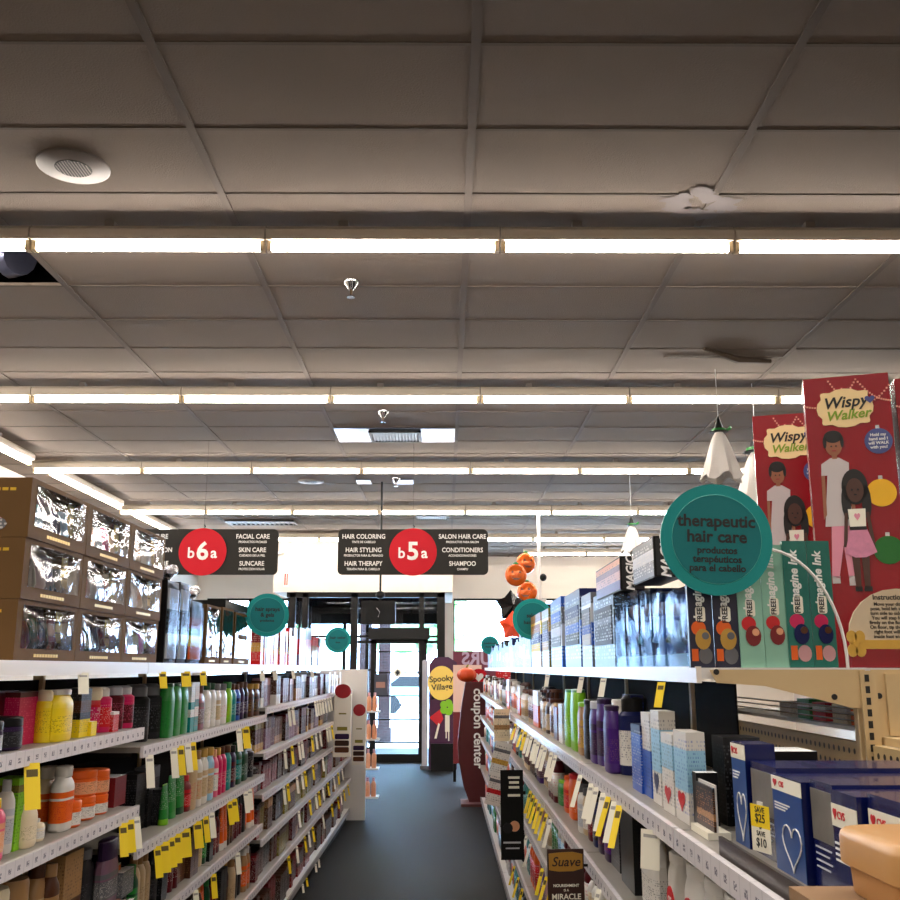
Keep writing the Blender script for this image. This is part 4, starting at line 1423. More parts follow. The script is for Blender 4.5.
fill(-1, TOPL, along(292, -1.06), LB[6], .3, TOYS[2:], 'lt0', 'top shelf', 'toy boxes on the left top shelf', wid=(.12, .2), runs=(1, 2), hv=(.65, 1))

# ---------------------------------------------------------------- right top shelf
TX0 = .51
def blister(u0, u1, vt, cols, label, style='clear', sb=0.0, dx=.1):
    y0, y1 = sorted((along(u0, TX0), along(u1, TX0)))
    w = (y1 - y0) * .96
    h = height(vt, y0) - TOPR
    t = thing('toy_pack', label, 'toy box', (TX0 + sb, (y0 + y1) / 2, TOPR + .0006), -PI / 2, 'toy packs on the right top shelf')
    c = [pm(q) for q in cols]
    if style == 'clear':
        MB().box(-w / 2, dx - .01, 0, w / 2, dx, h).build('backing_card', c[0], t)
        MB().box(-w / 2, .004, 0, w / 2, dx - .01, .03).build('tray', pm('pale blue'), t)
        m = MB()
        q = w * .22
        m.loft([(q * .5, .012, .03), (q * .6, .018, h * .3), (q, .022, h * .45), (q * 1.1, .022, h * .62), (q * .4, .012, h * .68)], 10, 2.2, 0, dx * .5)
        m.use(1).ball((0, dx * .5, h * .76), q * .62, .022, h * .09, 12, 8)
        m.use(2).tube([(-q, dx * .5, h * .6), (-q * 1.5, dx * .4, h * .45), (-q * 1.2, dx * .3, h * .34)], .008, 6)
        m.tube([(q, dx * .5, h * .6), (q * 1.6, dx * .45, h * .5), (q * 1.5, dx * .35, h * .38)], .008, 6)
        m.build('figure', c, t, True)
        f = crumple(w, h, .004, int(u0 * 3), fold=0)
        f.build('film_front', M_FILM2, t, True)
        MB().box(-w / 2, .0, 0, -w / 2 + .002, dx - .01, h).box(w / 2 - .002, 0, 0, w / 2, dx - .01, h).box(-w / 2, 0, h - .002, w / 2, dx - .01, h).build('film_sides', M_FILM2, t)
    else:
        MB().box(-w / 2, 0.004, 0, w / 2, dx, h).build('carton_body', printmat(((0, cols[0]), (.3, cols[1]), (.6, cols[2]), (.85, cols[0])), 'silver', 10), t)
        MB().box(-w * .42, .001, h * .3, w * .42, .004, h * .8).build('picture_front', printmat(((0, cols[2]), (.3, cols[1]), (.55, 'grey'), (.7, cols[0])), 'white', 6, rough=.5), t)
    return t
for a in [
 (690, 668, 586, ('silver', 'black', 'charcoal'), 'clear toy pack with a dark figure beside the navy activity packs', 'clear'),
 (666, 655, 590, ('navy', 'peach', 'olive'), 'clear toy pack with navy edge and peach headed figure', 'clear'),
 (654, 642, 588, ('silver', 'peach', 'pale blue'), 'clear toy pack with pale blue figure, third from the navy packs', 'clear'),
 (641, 628, 590, ('grey', 'peach', 'teal'), 'clear toy pack with teal figure under the lying cartons', 'clear'),
 (627, 617, 592, ('black', 'peach', 'maroon'), 'black backed clear toy pack next to the tall black carton', 'clear')]:
    blister(*a)
for a in [
 (615, 594, 588, ('black', 'charcoal', 'black'), 'tall black toy carton with gold lines, midway along the right shelf', 'carton'),
 (592, 582, 592, ('grey', 'blue', 'silver'), 'grey toy carton with a silver band, left of the black one', 'carton'),
 (581, 565, 588, ('navy', 'blue', 'charcoal'), 'dark blue toy carton with silver edge', 'carton'),
 (562, 551, 596, ('blue', 'silver', 'grey'), 'blue and silver toy carton left of the dark blue one', 'carton'),
 (549, 542, 608, ('olive', 'grey', 'gold'), 'narrow toy carton with olive gold edge', 'carton'),
 (541, 531, 612, ('tan', 'navy', 'yellow'), 'tan and navy toy carton with yellow band before the half hidden teal sign', 'carton')]:
    blister(*a, dx=.16)
RT = [('carton', ([(0, 'grey'), (.4, 'charcoal')], 'navy')), ('carton', ([(0, 'navy'), (.3, 'red'), (.6, 'navy')], 'white')), ('carton', ([(0, 'charcoal'), (.4, 'blue'), (.6, 'black')], 'white')), ('carton', ([(0, 'mauve'), (.3, 'tan'), (.7, 'navy')], 'black')), ('carton', ([(0, 'maroon'), (.4, 'black')], 'white'))]
def fill_top_right(y0, y1):
    y, k = y0, 0
    while y < y1 - .15:
        w = round(RNG.uniform(.1, .2), 3)
        h = round(RNG.uniform(.16, .24), 3)
        kind, cols = RT[RNG.randrange(len(RT))]
        put(t_carton(w, .12, h, *cols), (TX0 + .01, y + w / 2, TOPR + .0006), -PI / 2, spot('rt', 'top shelf', 'toy box', cols[0][0][1], y), 'toy box', 'far toy boxes on the right top shelf', True)
        y += w + .01
fill_top_right(6.12, RB[10])
# two cartons lying on top of the toy packs
def magic(u0, u1, z0, z1, x0, dx, label, pic):
    y0, y1 = sorted((along(u0, x0, z0 - EYE), along(u1, x0, z0 - EYE)))
    t = thing('lying_carton', label, 'toy box', (x0, y0, z0), 0, 'toy cartons lying on the packs')
    h = z1 - z0
    MB().box(0, 0, 0, dx, y1 - y0, h).build('carton_body', M_BLACK, t)
    MB().box(-.001, .004, .004, 0, y1 - y0 - .004, h - .004).build('picture_side', pic, t)
    MB().box(.006, -.001, .004, dx - .006, 0, h - .004).build('end_panel', M_INK, t)
    text('lettering', 'MAGIC', min(.042, h * .33), M_WINK, t, (.03, -.0012, h / 2), (PI / 2, -PI / 2, 0), bold=.03, shear=.2)
    MB().box(dx * .6, -.0014, h * .3, dx * .85, -.001, h * .8).build('end_picture', printmat(((0, 'navy'), (.5, 'pale pink')), 'white', 4), t)
zt = max(height(588, along(690, TX0)), height(590, along(641, TX0))) + .004
zt = TOPR + max(height(590, along(654, TX0)) - TOPR, height(588, along(642, TX0)) - TOPR) + .012
magic(621, 597, zt + .003, zt + .10, TX0, .07, 'far lying toy carton with purple picture side and a black end', printmat(((0, 'purple'), (.3, 'pale pink'), (.6, 'mauve'), (.8, 'peach')), 'navy', 6))
magic(655, 634, zt + .003, zt + .105, TX0 + .01, .075, 'near lying toy carton with grey picture side and a black end', printmat(((0, 'grey'), (.4, 'silver'), (.7, 'charcoal')), 'white', 6))

# activity packs standing at the shelf end
def ink_pack(k, u0, u1, vt, bg, dark, label):
    y = 1.932 + .004 * k
    x0, x1 = across(u0, y, TOPR), across(u1, y, TOPR)
    w = x1 - x0 - .001
    h = height(vt, y) - TOPR
    t = thing('activity_pack', label, 'activity pack', ((x0 + x1) / 2, y, TOPR + .0006), 0, 'colour activity packs at the right shelf end')
    MB().box(-w / 2, 0, 0, w / 2, .012, h).build('pack', mat('pack ' + bg, {'navy': (14, 18, 50), 'mint': (136, 186, 164), 'teal': (0, 104, 92)}[bg], .3, noise=.12, scale=30), t)
    c1 = {'navy': ('orange', 'gold', 'grey'), 'mint': ('red', 'dark red', 'peach'), 'teal': ('magenta', 'navy', 'brown')}[bg]
    m = MB()
    m.use(0).disc(-w * .1, h * .36, w * .3, -.0012, -.0002, 16)
    m.use(1).disc(w * .06, h * .26, w * .32, -.002, -.0012, 16, w * .42)
    m.use(2).disc(w * .16, h * .29, w * .15, -.0028, -.002, 12)
    m.build('cover_picture', [pm(q) for q in c1], t)
    MB().box(-w * .42, -.001, h * .06, -w * .16, 0, h * .17).build('orange_badge', pm('orange'), t) if bg != 'mint' else None
    MB().disc(w * .14, h * .11, w * .28, -.001, -.0002, 16, w * .34).build('round_emblem', pm('grey' if bg == 'navy' else 'pale pink' if bg == 'teal' else 'pale blue'), t) if bg != 'mint' else None
    text('lettering', 'Imagine Ink', w * .5, M_WINK, t, (-w * .08, -.0008, h * .70), (PI / 2, -PI / 2, 0), bold=.03, shear=.15, ext=.0004)
    MB().prism(rrect(-w * .2, h * .42, w * .2, h * .56, w * .1), -.001, -.0002).build('starburst', M_WTAG, t)
    text('lettering', 'FREE!', w * .3, M_INK, t, (-w * .02, -.0012, h * .49), (PI / 2, -PI / 2, 0), bold=.03, ext=.0003)
ink_pack(0, 691, 716, 560, 'navy', 1, 'left navy activity pack under the round teal sign')
ink_pack(1, 716, 742, 560, 'navy', 1, 'right navy activity pack under the round teal sign')
ink_pack(0, 742, 767, 548, 'mint', 0, 'left pale mint activity pack with red picture')
ink_pack(1, 767, 791, 545, 'mint', 0, 'right pale mint activity pack with red picture')
ink_pack(0, 791, 816, 541, 'teal', 0, 'left dark teal activity pack beside the mint ones')
ink_pack(1, 816, 840, 541, 'teal', 0, 'right dark teal activity pack at the end by the post')

# shelf end bracket and the far side of the gondola
bk = RX + .36
yE = 1.92
t = thing('end_bracket', 'cream steel bracket closing the end of the right top shelf', 'bracket', (bk, yE - .016, 0))
zb = height(712, 1.9)
MB().prism([(.498 - bk, TOPR - .003), (0, TOPR - .003), (0, height(708, 1.9)), (-.03, height(708, 1.9)), (.60 - bk, height(686, 1.9)), (.51 - bk, height(683, 1.9))], 0, .004).build('left_plate', M_STEEL, t)
MB().prism([(0.012, TOPR - .003), (.34, TOPR - .003), (.34, height(690, 1.9)), (.10, height(706, 1.9)), (.095, height(738, 1.9)), (.02, height(738, 1.9))], 0, .004).build('right_plate', M_STEEL, t)
m = MB()
for u, v in ((718, 672), (835, 697), (880, 696)):
    m.disc(across(u, 1.9, 1.57) - bk, height(v, 1.9), .0055, -.002, 0, 12)
m.build('bolt', M_INK, t)
MB().box(.035, -.006, height(736, 1.9), .085, 0, TOPR - .01).build('upright_cover', M_STEEL, t)
m = MB()
for k in range(10):
    z = TOPR - .012 - .021 * k
    m.box(-.004, -.0065, z - .013, .004, -.0055, z)
m.build('slots', M_INK, t)
MB().box(-.012, -.0055, 1.2, .018, .0, TOPR - .005).build('post_face', M_STEEL, t)
t = thing('shelving_bay', 'far side of the right shelving, seen past the cream post', 'shelving', (bk + .03, .72, 0), 0, 'gondola shelving bays')
MB().box(0, 0, 0, .36, 1.19, .12).build('base_deck', M_STEEL, t)
MB().box(-.008, 0, 1.46, .03, 1.19, 1.475).build('panel_cap', M_STEEL, t)
t2 = thing('wire_shelf', 'white wire shelf glimpsed behind the right shelving under the top shelf', 'shelf', (bk + .04, 1.97, 1.475))
m = MB()
m.box(0, 0, 0, .34, 1.1, .008)
m.build('shelf', M_SHELFW, t2)
m = MB()
for k in range(3):
    m.tube([(.0, .02, .02 + .012 * k), (.0, 1.08, .02 + .012 * k)], .002, 6)
m.build('guard_wires', M_CHROME, t2)
for k, (c, yy, hh, lb) in enumerate((('orange', 2.1, .035, 'orange item lying on the shelf behind the post'), ('cream', 2.2, .04, 'cream pack on the hidden shelf behind the post'), ('red', 2.32, .04, 'red pack on the hidden shelf behind the post'), ('green', 2.42, .045, 'green pack on the hidden shelf behind the post'), ('white', 2.55, .035, 'white pack on the hidden shelf behind the post'))):
    put(t_carton(.08, .06, hh, [(0, c), (.6, 'white'), (.8, c)], 'grey'), (bk + .06, yy, 1.4835), -PI / 2, lb, 'box', 'packs glimpsed behind the right shelving')
tag(MB().box(0, 0, 0, .2, .25, .13).box(.01, -.001, .01, .19, 0, .12).build('storage_box', mat('dark teal box', (2, 58, 56), .5), None, False, (bk + .14, 1.98, 1.4836)), 'dark teal box behind the cream post under the doll boxes', 'box')

# ---------------------------------------------------------------- doll boxes
M_WRED = mat('glossy red card', (140, 12, 25), .25, noise=.12, scale=6)
M_SKIN = mat('printed brown skin', (150, 92, 64), .5)
M_SKIN2 = mat('printed dark skin', (74, 42, 32), .5)
M_HAIR = mat('printed black hair', (20, 14, 14), .5)
M_DRESS = mat('printed pale dress', (196, 184, 184), .5)
M_PINK = mat('printed pink', (222, 140, 160), .5)
def ornament(t, cx, cz, r, col, name):
    MB().disc(cx, cz, r, -.0016, -.0004, 28).build(name, mat('ornament ' + name, col, .3), t)
    MB().box(cx - r * .14, -.0014, cz + r * .97, cx + r * .14, -.0004, cz + r * 1.25).build('ornament_cap', M_CHROME, t)
def doll_box(x, y, z, w, h, rz, label, full=True):
    t = thing('doll_box', label, 'doll box', (x, y, z), rz, 'tall red doll boxes')
    MB().box(0, 0, 0, w, .12, h).build('carton_body', M_WRED, t)
    # wavy name plaque
    cx, cz, a, b = w * .47, h * .885, w * .31, h * .065
    p = []
    for i in range(48):
        q = 2 * PI * i / 48
        k = 1 + .07 * math.cos(8 * q)
        ex = math.copysign(abs(math.cos(q)) ** .6, math.cos(q))
        ez = math.copysign(abs(math.sin(q)) ** .6, math.sin(q))
        p.append((cx + a * k * ex, cz + b * k * ez))
    MB().prism(p, -.0012, -.0003).build('name_plaque', mat('plaque cream', (238, 206, 150), .5), t)
    text('lettering', 'Wispy', w * .2, M_INK, t, (cx, -.0014, cz + b * .3), (PI / 2, -.05, 0), bold=.02, shear=.3, ext=.0004)
    text('lettering', 'Walker', w * .17, mat('olive ink', (120, 150, 20), .5), t, (cx + .004, -.0014, cz - b * .4), (PI / 2, -.05, 0), bold=.02, shear=.3, ext=.0004)
    MB().prism(heart(cx + a * .95, cz + b * .35, w * .12, w * .1), -.002, -.0013).build('heart_print', mat('blue heart', (66, 70, 130), .5), t)
    g = MB()
    for x0, z0, x1, z1, s in ((.0, .9, .45, .955, .03), (.3, .985, .62, .985, .05), (.62, .985, 1.0, .9, .02), (.55, .93, 1.0, .955, .04)):
        for k in range(16):
            f = k / 15
            xx = w * (x0 + (x1 - x0) * f)
            zz = h * (z0 + (z1 - z0) * f - s * math.sin(PI * f) )
            g.box(xx - .0018, -.001, zz - .0018, xx + .0018, -.0003, zz + .0018)
    g.build('bead_garland', mat('garland', (232, 150, 130), .5), t)
    # printed girl
    gx, s = w * .30, h
    S_ = lambda q: h * (.27 + .807 * (q - .08))
    MB().prism([(gx - w * .16, S_(.60)), (gx - w * .05, S_(.625)), (gx + w * .05, S_(.625)), (gx + w * .16, S_(.60)), (gx + w * .15, S_(.55)), (gx + w * .10, S_(.55)), (gx + w * .17, S_(.33)), (gx - w * .17, S_(.33)), (gx - w * .10, S_(.55)), (gx - w * .17, S_(.55))], -.0012, -.0004).build('girl_dress', M_DRESS, t)
    m = MB()
    m.disc(gx, S_(.683), w * .10, -.0016, -.0005, 24, s * .04)
    m.box(gx - w * .03, -.0013, S_(.62), gx + w * .03, -.0005, S_(.65))
    m.prism([(gx - w * .17, S_(.55)), (gx - w * .13, S_(.55)), (gx - w * .14, S_(.38)), (gx - w * .18, S_(.36))], -.0014, -.0004)
    m.prism([(gx + w * .13, S_(.55)), (gx + w * .17, S_(.55)), (gx + w * .19, S_(.40)), (gx + w * .15, S_(.40))], -.0014, -.0004)
    m.build('girl_skin', M_SKIN, t)
    m = MB()
    m.disc(gx, S_(.718), w * .105, -.0019, -.0013, 24, s * .022)
    m.disc(gx - w * .10, S_(.695), w * .022, -.0019, -.0013, 10, s * .022)
    m.disc(gx + w * .10, S_(.695), w * .022, -.0019, -.0013, 10, s * .022)
    m.build('girl_hair', M_HAIR, t)
    m = MB()
    for q in (-1, 1):
        m.disc(gx + q * w * .028, S_(.676), w * .011, -.0022, -.0016, 8, s * .003)
    m.build('girl_features', M_HAIR, t)
    MB().disc(gx, S_(.656), w * .03, -.0022, -.0016, 10, s * .003).build('girl_mouth', mat('printed lips', (150, 50, 48), .5), t)
    MB().prism([(gx - w * .10, S_(.33)), (gx + w * .10, S_(.33)), (gx + w * .16, S_(.13)), (gx + w * .05, S_(.11)), (gx + w * .02, S_(.25)), (gx - w * .06, S_(.11)), (gx - w * .14, S_(.12))], -.0011, -.0004).build('girl_tights', M_PINK, t)
    MB().box(gx - w * .14, -.0011, S_(.09), gx - w * .05, -.0003, S_(.12)).box(gx + w * .05, -.0011, S_(.08), gx + w * .17, -.0003, S_(.12)).build('girl_shoes', M_DRESS, t)
    # printed doll
    dx = w * .50
    m = MB()
    m.disc(dx, S_(.495), w * .15, -.0026, -.002, 24, s * .062)
    m.disc(dx - w * .11, S_(.43), w * .055, -.0026, -.002, 14, s * .06)
    m.disc(dx + w * .12, S_(.43), w * .055, -.0026, -.002, 14, s * .06)
    m.build('doll_hair', M_HAIR, t)
    MB().disc(dx, S_(.48), w * .10, -.0031, -.0026, 20, s * .042).build('doll_face', M_SKIN2, t)
    for q in (-1, 1):
        MB().prism([(dx + q * w * .10, S_(.385)), (dx + q * w * .14, S_(.385)), (dx + q * w * .18, S_(.24)), (dx + q * w * .14, S_(.24))], -.0031, -.0022).build('doll_arm', M_SKIN2, t)
        MB().prism([(dx + q * w * .10, S_(.22)), (dx + q * w * .01, S_(.22)), (dx + q * w * .02, S_(.07)), (dx + q * w * .08, S_(.07))], -.0028, -.002).build('doll_leg', M_SKIN2, t)
    m = MB()
    for q in (-1, 1):
        m.disc(dx + q * w * .035, S_(.482), w * .013, -.0036, -.0031, 8, s * .004)
    m.disc(dx, S_(.461), w * .02, -.0036, -.0031, 8, s * .0025)
    m.build('doll_features', M_HAIR, t)
    MB().prism([(dx - w * .10, S_(.40)), (dx + w * .10, S_(.40)), (dx + w * .09, S_(.32)), (dx - w * .09, S_(.32))], -.0032, -.0024).build('doll_top', M_WTAG, t)
    MB().prism(heart(dx, S_(.365), w * .07, s * .026), -.0037, -.0032).build('doll_motif', M_PINK, t)
    MB().box(dx - w * .095, -.0034, S_(.31), dx + w * .095, -.0026, S_(.325)).build('doll_belt', M_HAIR, t)
    MB().prism([(dx - w * .10, S_(.312)), (dx + w * .10, S_(.312)), (dx + w * .19, S_(.215)), (dx + w * .06, S_(.195)), (dx - w * .06, S_(.195)), (dx - w * .17, S_(.215))], -.0033, -.0026).build('doll_skirt', mat('printed pink skirt', (206, 130, 158), .5, noise=.3, scale=90), t)
    MB().box(dx - w * .09, -.0028, S_(.055), dx - w * .01, -.002, S_(.075)).box(dx + w * .01, -.0028, S_(.055), dx + w * .1, -.002, S_(.075)).build('doll_shoes', M_HAIR, t)
    ornament(t, w * .82, h * .76, w * .16, (70, 78, 132), 'blue_ornament')
    text('lettering', 'Hold my\nhand and I\nwill WALK\nwith you!', w * .052, M_WINK, t, (w * .82, -.0018, h * .76), bold=.02, ext=.0003)
    ornament(t, w * .80, h * .58, w * .17, (236, 178, 30), 'yellow_ornament')
    ornament(t, w * .82, h * .385, w * .17, (24, 104, 36), 'green_ornament')
    return t
DZ = TOPR + .0006
doll_box(.775, 2.06, DZ, .17, .61, -.33, 'tall red doll box with girl and doll, fully seen at right')
doll_box(.775, 2.42, DZ, .17, .62, -.30, 'tall red doll box half hidden behind the fuller one')
doll_box(.955, 2.02, DZ, .17, .60, -.25, 'red doll box cut off at the right edge')
t = thing('instruction_card', 'cream domed instructions card with a gold ribbon before the doll box', 'card', (.776, 1.93, TOPR + .0006), 0)
p = [(0, .0), (.20, 0), (.20, .075)] + [(.1 + .1 * math.cos(a * PI / 12), .075 + .082 * math.sin(a * PI / 12)) for a in range(1, 12)] + [(0, .075)]
MB().prism([(0, 0), (.2, 0), (.2, .05), (0, .05)], 0, .003).build('red_base', M_WRED, t)
p = [(0.0, .05), (.20, .05)] + [(.1 + .1 * math.cos(a * PI / 12), .06 + .09 * math.sin(a * PI / 12)) for a in range(0, 13)]
MB().prism(p, 0, .003).build('card', mat('cream card', (206, 186, 156), .5), t)
MB().box(.0, -.001, .035, .2, 0, .052).build('gold_band', mat('gold ribbon', (206, 160, 60), .4), t)
m = MB()
for a, b in ((-1, 1), (1, 1), (-1, -1), (1, -1)):
    m.disc(.012 + a * .008, .045 + b * .013, .010, -.003, -.001, 12, .012)
m.disc(.012, .045, .006, -.004, -.003, 10)
m.build('gold_bow', mat('gold ribbon', (206, 160, 60), .4), t)
text('lettering', 'Instructions', .014, M_INK, t, (.085, -.0006, .133), bold=.02, ext=.0003)
for k, s in enumerate(('Move your doll in walking', 'pose, hold left arm and gently', 'turn side to side. Go forward.', 'You will step forward on the', 'firmly on the floor. Tap the doll', 'On floor, tip the doll to the left', 'right foot will step forward.', 'inside foot and you will walk')):
    text('lettering', s, .0095, M_INK, t, (.1, -.0006, .12 - .0088 * k), bold=.015, ext=.0003, sx=.95)

# ---------------------------------------------------------------- round teal shelf signs
def teal_sign(x, y, z, lines, label, rz=0.0, r=.11, zs=None):
    t = thing('round_shelf_sign', label, 'sign', (x, y, z), rz, 'round teal category signs')
    MB().disc(0, 0, r, 0, .006, 48).build('disc', M_TEAL, t)
    MB().disc(0, 0, r * .79, -.0015, -.0002, 40).build('inner_panel', M_TEAL2, t)
    m = MB()
    P = [(r * .8 * math.cos(2 * PI * i / 40), -.001, r * .8 * math.sin(2 * PI * i / 40)) for i in range(41)]
    m.tube(P, .0007, 4)
    m.build('ring_line', mat('pale teal line', (70, 170, 164), .4), t)
    for s, dz, k in lines:
        text('lettering', s, k, M_INK, t, (0, -.002, dz), bold=.025, ext=.0004)
    b = zs if zs is not None else z - .2
    if len(lines) < 5:
        MB().tube([(0, .012, b - z), (0, .012, -r * .7)], .003, 6).build('stem', M_SHELFW, t)
    return t
big = (('therapeutic', .034, .0325), ('hair care', .004, .0325), ('productos', -.022, .0185), ('terap\u00e9uticos', -.039, .0185), ('para el cabello', -.056, .0185))
ts = teal_sign(across(717, 1.89, 1.84), 1.89, height(539, 1.89), big, 'large round teal sign reading therapeutic hair care', 0, .1075, TOPR - .02)
m = MB()
P = []
for i in range(15):
    a = PI / 2 * i / 14
    P.append((.09 + .15 * math.sin(a), .003, -.235 + .22 * math.cos(a)))
m.tube(P, .003, 6)
m.build('wire_arm', M_SHELFW, ts)
ts.rotation_euler = (0, .03, 0)
teal_sign(across(267, 5.4, 1.8), 5.4, height(615, 5.4), (('hair sprays', .03, .03), ('& gels', .0, .03), ('productos', -.03, .018)), 'round teal shelf sign on the left behind the flat black box', .25, .115, TOPL)
teal_sign(across(338, 8.75, 1.8), 8.75, height(640, 8.75), (('hair color', .02, .034), ('tinte', -.02, .022)), 'small far round teal sign at the end of the left top shelf', .1, .11, TOPL)
teal_sign(across(490, 11.6, 1.8), 11.6, height(645, 11.6), (('conditioner', .02, .03), ('shampoo', -.02, .028)), 'small far round teal sign at the end of the right shelf', 0, .105, TOPR)
teal_sign(across(533, 6.02, 1.8), 6.02, height(619, 6.02), (('salon', .02, .034), ('hair care', -.02, .03)), 'round teal sign half hidden behind cartons on the right shelf', -.2, .122, TOPR)

# ---------------------------------------------------------------- hanging ghosts, balloons, pole
def ghost(u, vtop, vbot, y, label):
    z0, z1 = height(vbot, y), height(vtop, y)
    h = z1 - z0
    x = across(u, y, (z0 + z1) / 2)
    t = thing('hanging_ghost', label, 'decoration', (x, y, z0), .3, 'hanging ghost decorations')
    m = MB()
    n = 28
    rings = [(.0, 1.02), (.03, 1.0), (.052, .9), (.075, .74), (.10, .5), (.13, .22), (.155, .0)]
    base = len(m.v)
    k = h * .8 / .4
    for r, f in rings:
        for i in range(n):
            a = 2 * PI * i / n
            rr = r * k * (1 + .16 * (1 - f) * math.cos(7 * a) + .06 * (1 - f) * math.cos(3 * a + 1))
            m.v.append((rr * math.cos(a), rr * math.sin(a), h * .74 * f - .03 * (1 - f) * math.cos(5 * a)))
    for j in range(len(rings) - 1):
        for i in range(n):
            a, b = base + j * n + i, base + j * n + (i + 1) % n
            m.face([a, b, b + n, a + n])
    m.build('sheet', mat('white cloth', (226, 220, 214), .8), t, True)
    MB().loft([(.07 * k, .07 * k, h * .735), (.075 * k, .075 * k, h * .745), (.04 * k, .04 * k, h * .77), (.026 * k, .024 * k, h * .87), (.006, .006, h)], 16).build('witch_hat', M_BLACK, t, True)
    MB().loft([(.058 * k, .058 * k, h * .75), (.054 * k, .054 * k, h * .79)], 16).build('hat_band', pm('green'), t)
    MB().tube([(.05 * k, -.03 * k, h * .77), (.085 * k, -.03 * k, h * .80), (.09 * k, -.02, h * .83)], .012, 6).build('bow', pm('green'), t)
    MB().tube([(0, 0, h), (0, 0, CEIL - z0 - .002)], .002, 5).build('string', M_WINK, t)
ghost(720, 416, 478, 7.5, 'nearest white ghost with black witch hat hanging above the teal sign')
ghost(632, 516, 552, 11.5, 'far small white ghost with witch hat hanging over the right shelf')
ghost(758, 430, 515, 7.9, 'white ghost mostly hidden behind the red doll boxes')
def pumpkin_balloon(u, v, y, r, label, rz=0.0):
    z = height(v, y)
    t = thing('pumpkin_balloon', label, 'balloon', (across(u, y, z), y, z), rz, 'halloween balloons')
    MB().ball((0, 0, 0), r, r * .6, r * 1.05, 24, 14, 8, .03).build('balloon', mat('orange foil', (206, 92, 24), .25, metal=.3, bump=.4, bscale=14), t, True)
    m = MB()
    for q in (-1, 1):
        m.prism([(q * r * .35 - r * .15, r * .15), (q * r * .35 + r * .15, r * .15), (q * r * .35, r * .4)], -r * .58, -r * .53)
    m.prism([(-r * .5, -r * .2), (-r * .2, -r * .35), (0, -r * .25), (r * .2, -r * .35), (r * .5, -r * .2), (r * .2, -r * .5), (-r * .2, -r * .5)], -r * .58, -r * .5)
    m.build('face_print', mat('brown print', (84, 40, 16), .4), t)
    MB().loft([(r * .2, r * .16, r * .98), (r * .28, r * .2, r * 1.1), (r * .1, r * .1, r * 1.22)], 10).build('stalk', pm('green'), t, True)
def star_balloon(u, v, y, r, col, label, tilt):
    z = height(v, y)
    t = thing('star_balloon', label, 'balloon', (across(u, y, z), y, z), tilt, 'halloween balloons')
    m = MB()
    n = len(m.v)
    m.v += [(0, -r * .5, 0), (0, r * .5, 0)]
    for k in range(10):
        a = PI / 2 + PI * k / 5
        q = r if k % 2 == 0 else r * .66
        m.v.append((q * math.cos(a), 0, q * math.sin(a)))
    for k in range(10):
        m.face([n, n + 2 + (k + 1) % 10, n + 2 + k])
        m.face([n + 1, n + 2 + k, n + 2 + (k + 1) % 10])
    m.build('balloon', col, t)
    MB().tube([(0, 0, -r * .5), (.02, 0, -r * 1.6), (-.01, 0, -r * 3)], .003, 5).build('ribbon', M_WTAG, t)
BY = 13.6
pumpkin_balloon(516, 575, BY, .145, 'lower left orange pumpkin balloon of the upper pair')
pumpkin_balloon(526, 563, BY + .4, .14, 'upper right orange pumpkin balloon of the upper pair', .3)
pumpkin_balloon(527, 592, BY + .2, .14, 'orange pumpkin balloon below the pair, beside the white pole', -.3)
star_balloon(511, 606, BY - .1, .22, mat('black foil', (14, 13, 14), .25), 'black star balloon under the pumpkin balloons', .2)
star_balloon(513, 626, BY - .5, .2, mat('orange red foil', (224, 70, 34), .35), 'orange star balloon below the black star', -.2)
py = 14.2
px = across(540, py, 2.5)
t = thing('ceiling_pole', 'white pole from the ceiling with a small black camera', 'pole', (px, py, 0))
MB().tube([(0, 0, 2.5), (0, 0, CEIL - .008)], .025, 10).build('pole', M_SHELFW, t)
MB().box(-.09, -.04, 2.42, .09, .04, 2.56).build('junction_box', M_SHELFW, t)
MB().ball((.05, -.05, 2.86), .05, .05, .055).build('camera_dome', M_BLACK, t, True)
tag(MB().box(0, 0, 0, .55, .06, .32).box(.02, -.004, .02, .53, 0, .3).build('menu_board', M_BLACK, None, False, (px + .02, py + .1, height(606, py) - .28)), 'black board hung behind the white pole', 'board')

# ---------------------------------------------------------------- far end of the aisle
# tall packs on the left end bays
def strip_box(u0, u1, v0, v1, y, label):
    x0, x1 = across(u0, y, 1.1), across(u1, y, 1.1)
    z0, z1 = height(v1, y), height(v0, y)
    w, h = x1 - x0, z1 - z0
    t = thing('side_display', label, 'display', ((x0 + x1) / 2, y, z0), 0, 'white side displays on the left')
    MB().box(-w / 2, 0, 0, w / 2, .08, h * .86).build('panel', mat('display white', (226, 218, 204), .5), t)
    MB().disc(.0, h * .9, w * .48, -.004, .004, 20, h * .1).build('red_header', mat('display red', (150, 10, 24), .4), t)
    m = MB()
    for k in range(3):
        m.use(k)
        m.prism(rrect(-w * .42, h * (.06 + .09 * k), w * .42, h * (.135 + .09 * k), w * .08), -.002, 0)
    m.build('colour_swatches', [pm('brown'), pm('dark brown'), pm('dark purple')], t)
    MB().box(-w * .3, -.001, h * .36, w * .3, 0, h * .41).build('printed_line', pm('olive'), t)
    MB().box(-w * .22, -.001, h * .58, w * .22, 0, h * .6).build('printed_line', pm('olive'), t)
strip_box(334, 351, 684, 757, 9.35, 'nearer white side display with red header on the left bays')
strip_box(353, 366, 704, 765, 10.7, 'farther white side display with red header on the left bays')
t = thing('shelving_end', 'white end panel closing the left shelving by the entrance', 'panel', (LX - .36, 11.26, 0))
MB().box(0, 0, 0, .53, .03, 1.585).build('panel', M_SHELFW, t)
MB().box(-.3, .03, 0, .5, .06, 1.5).build('rear_panel', M_SHELFW, t)
MB().box(.05, -.006, .45, .12, 0, .5).build('red_mark', M_RED, t)
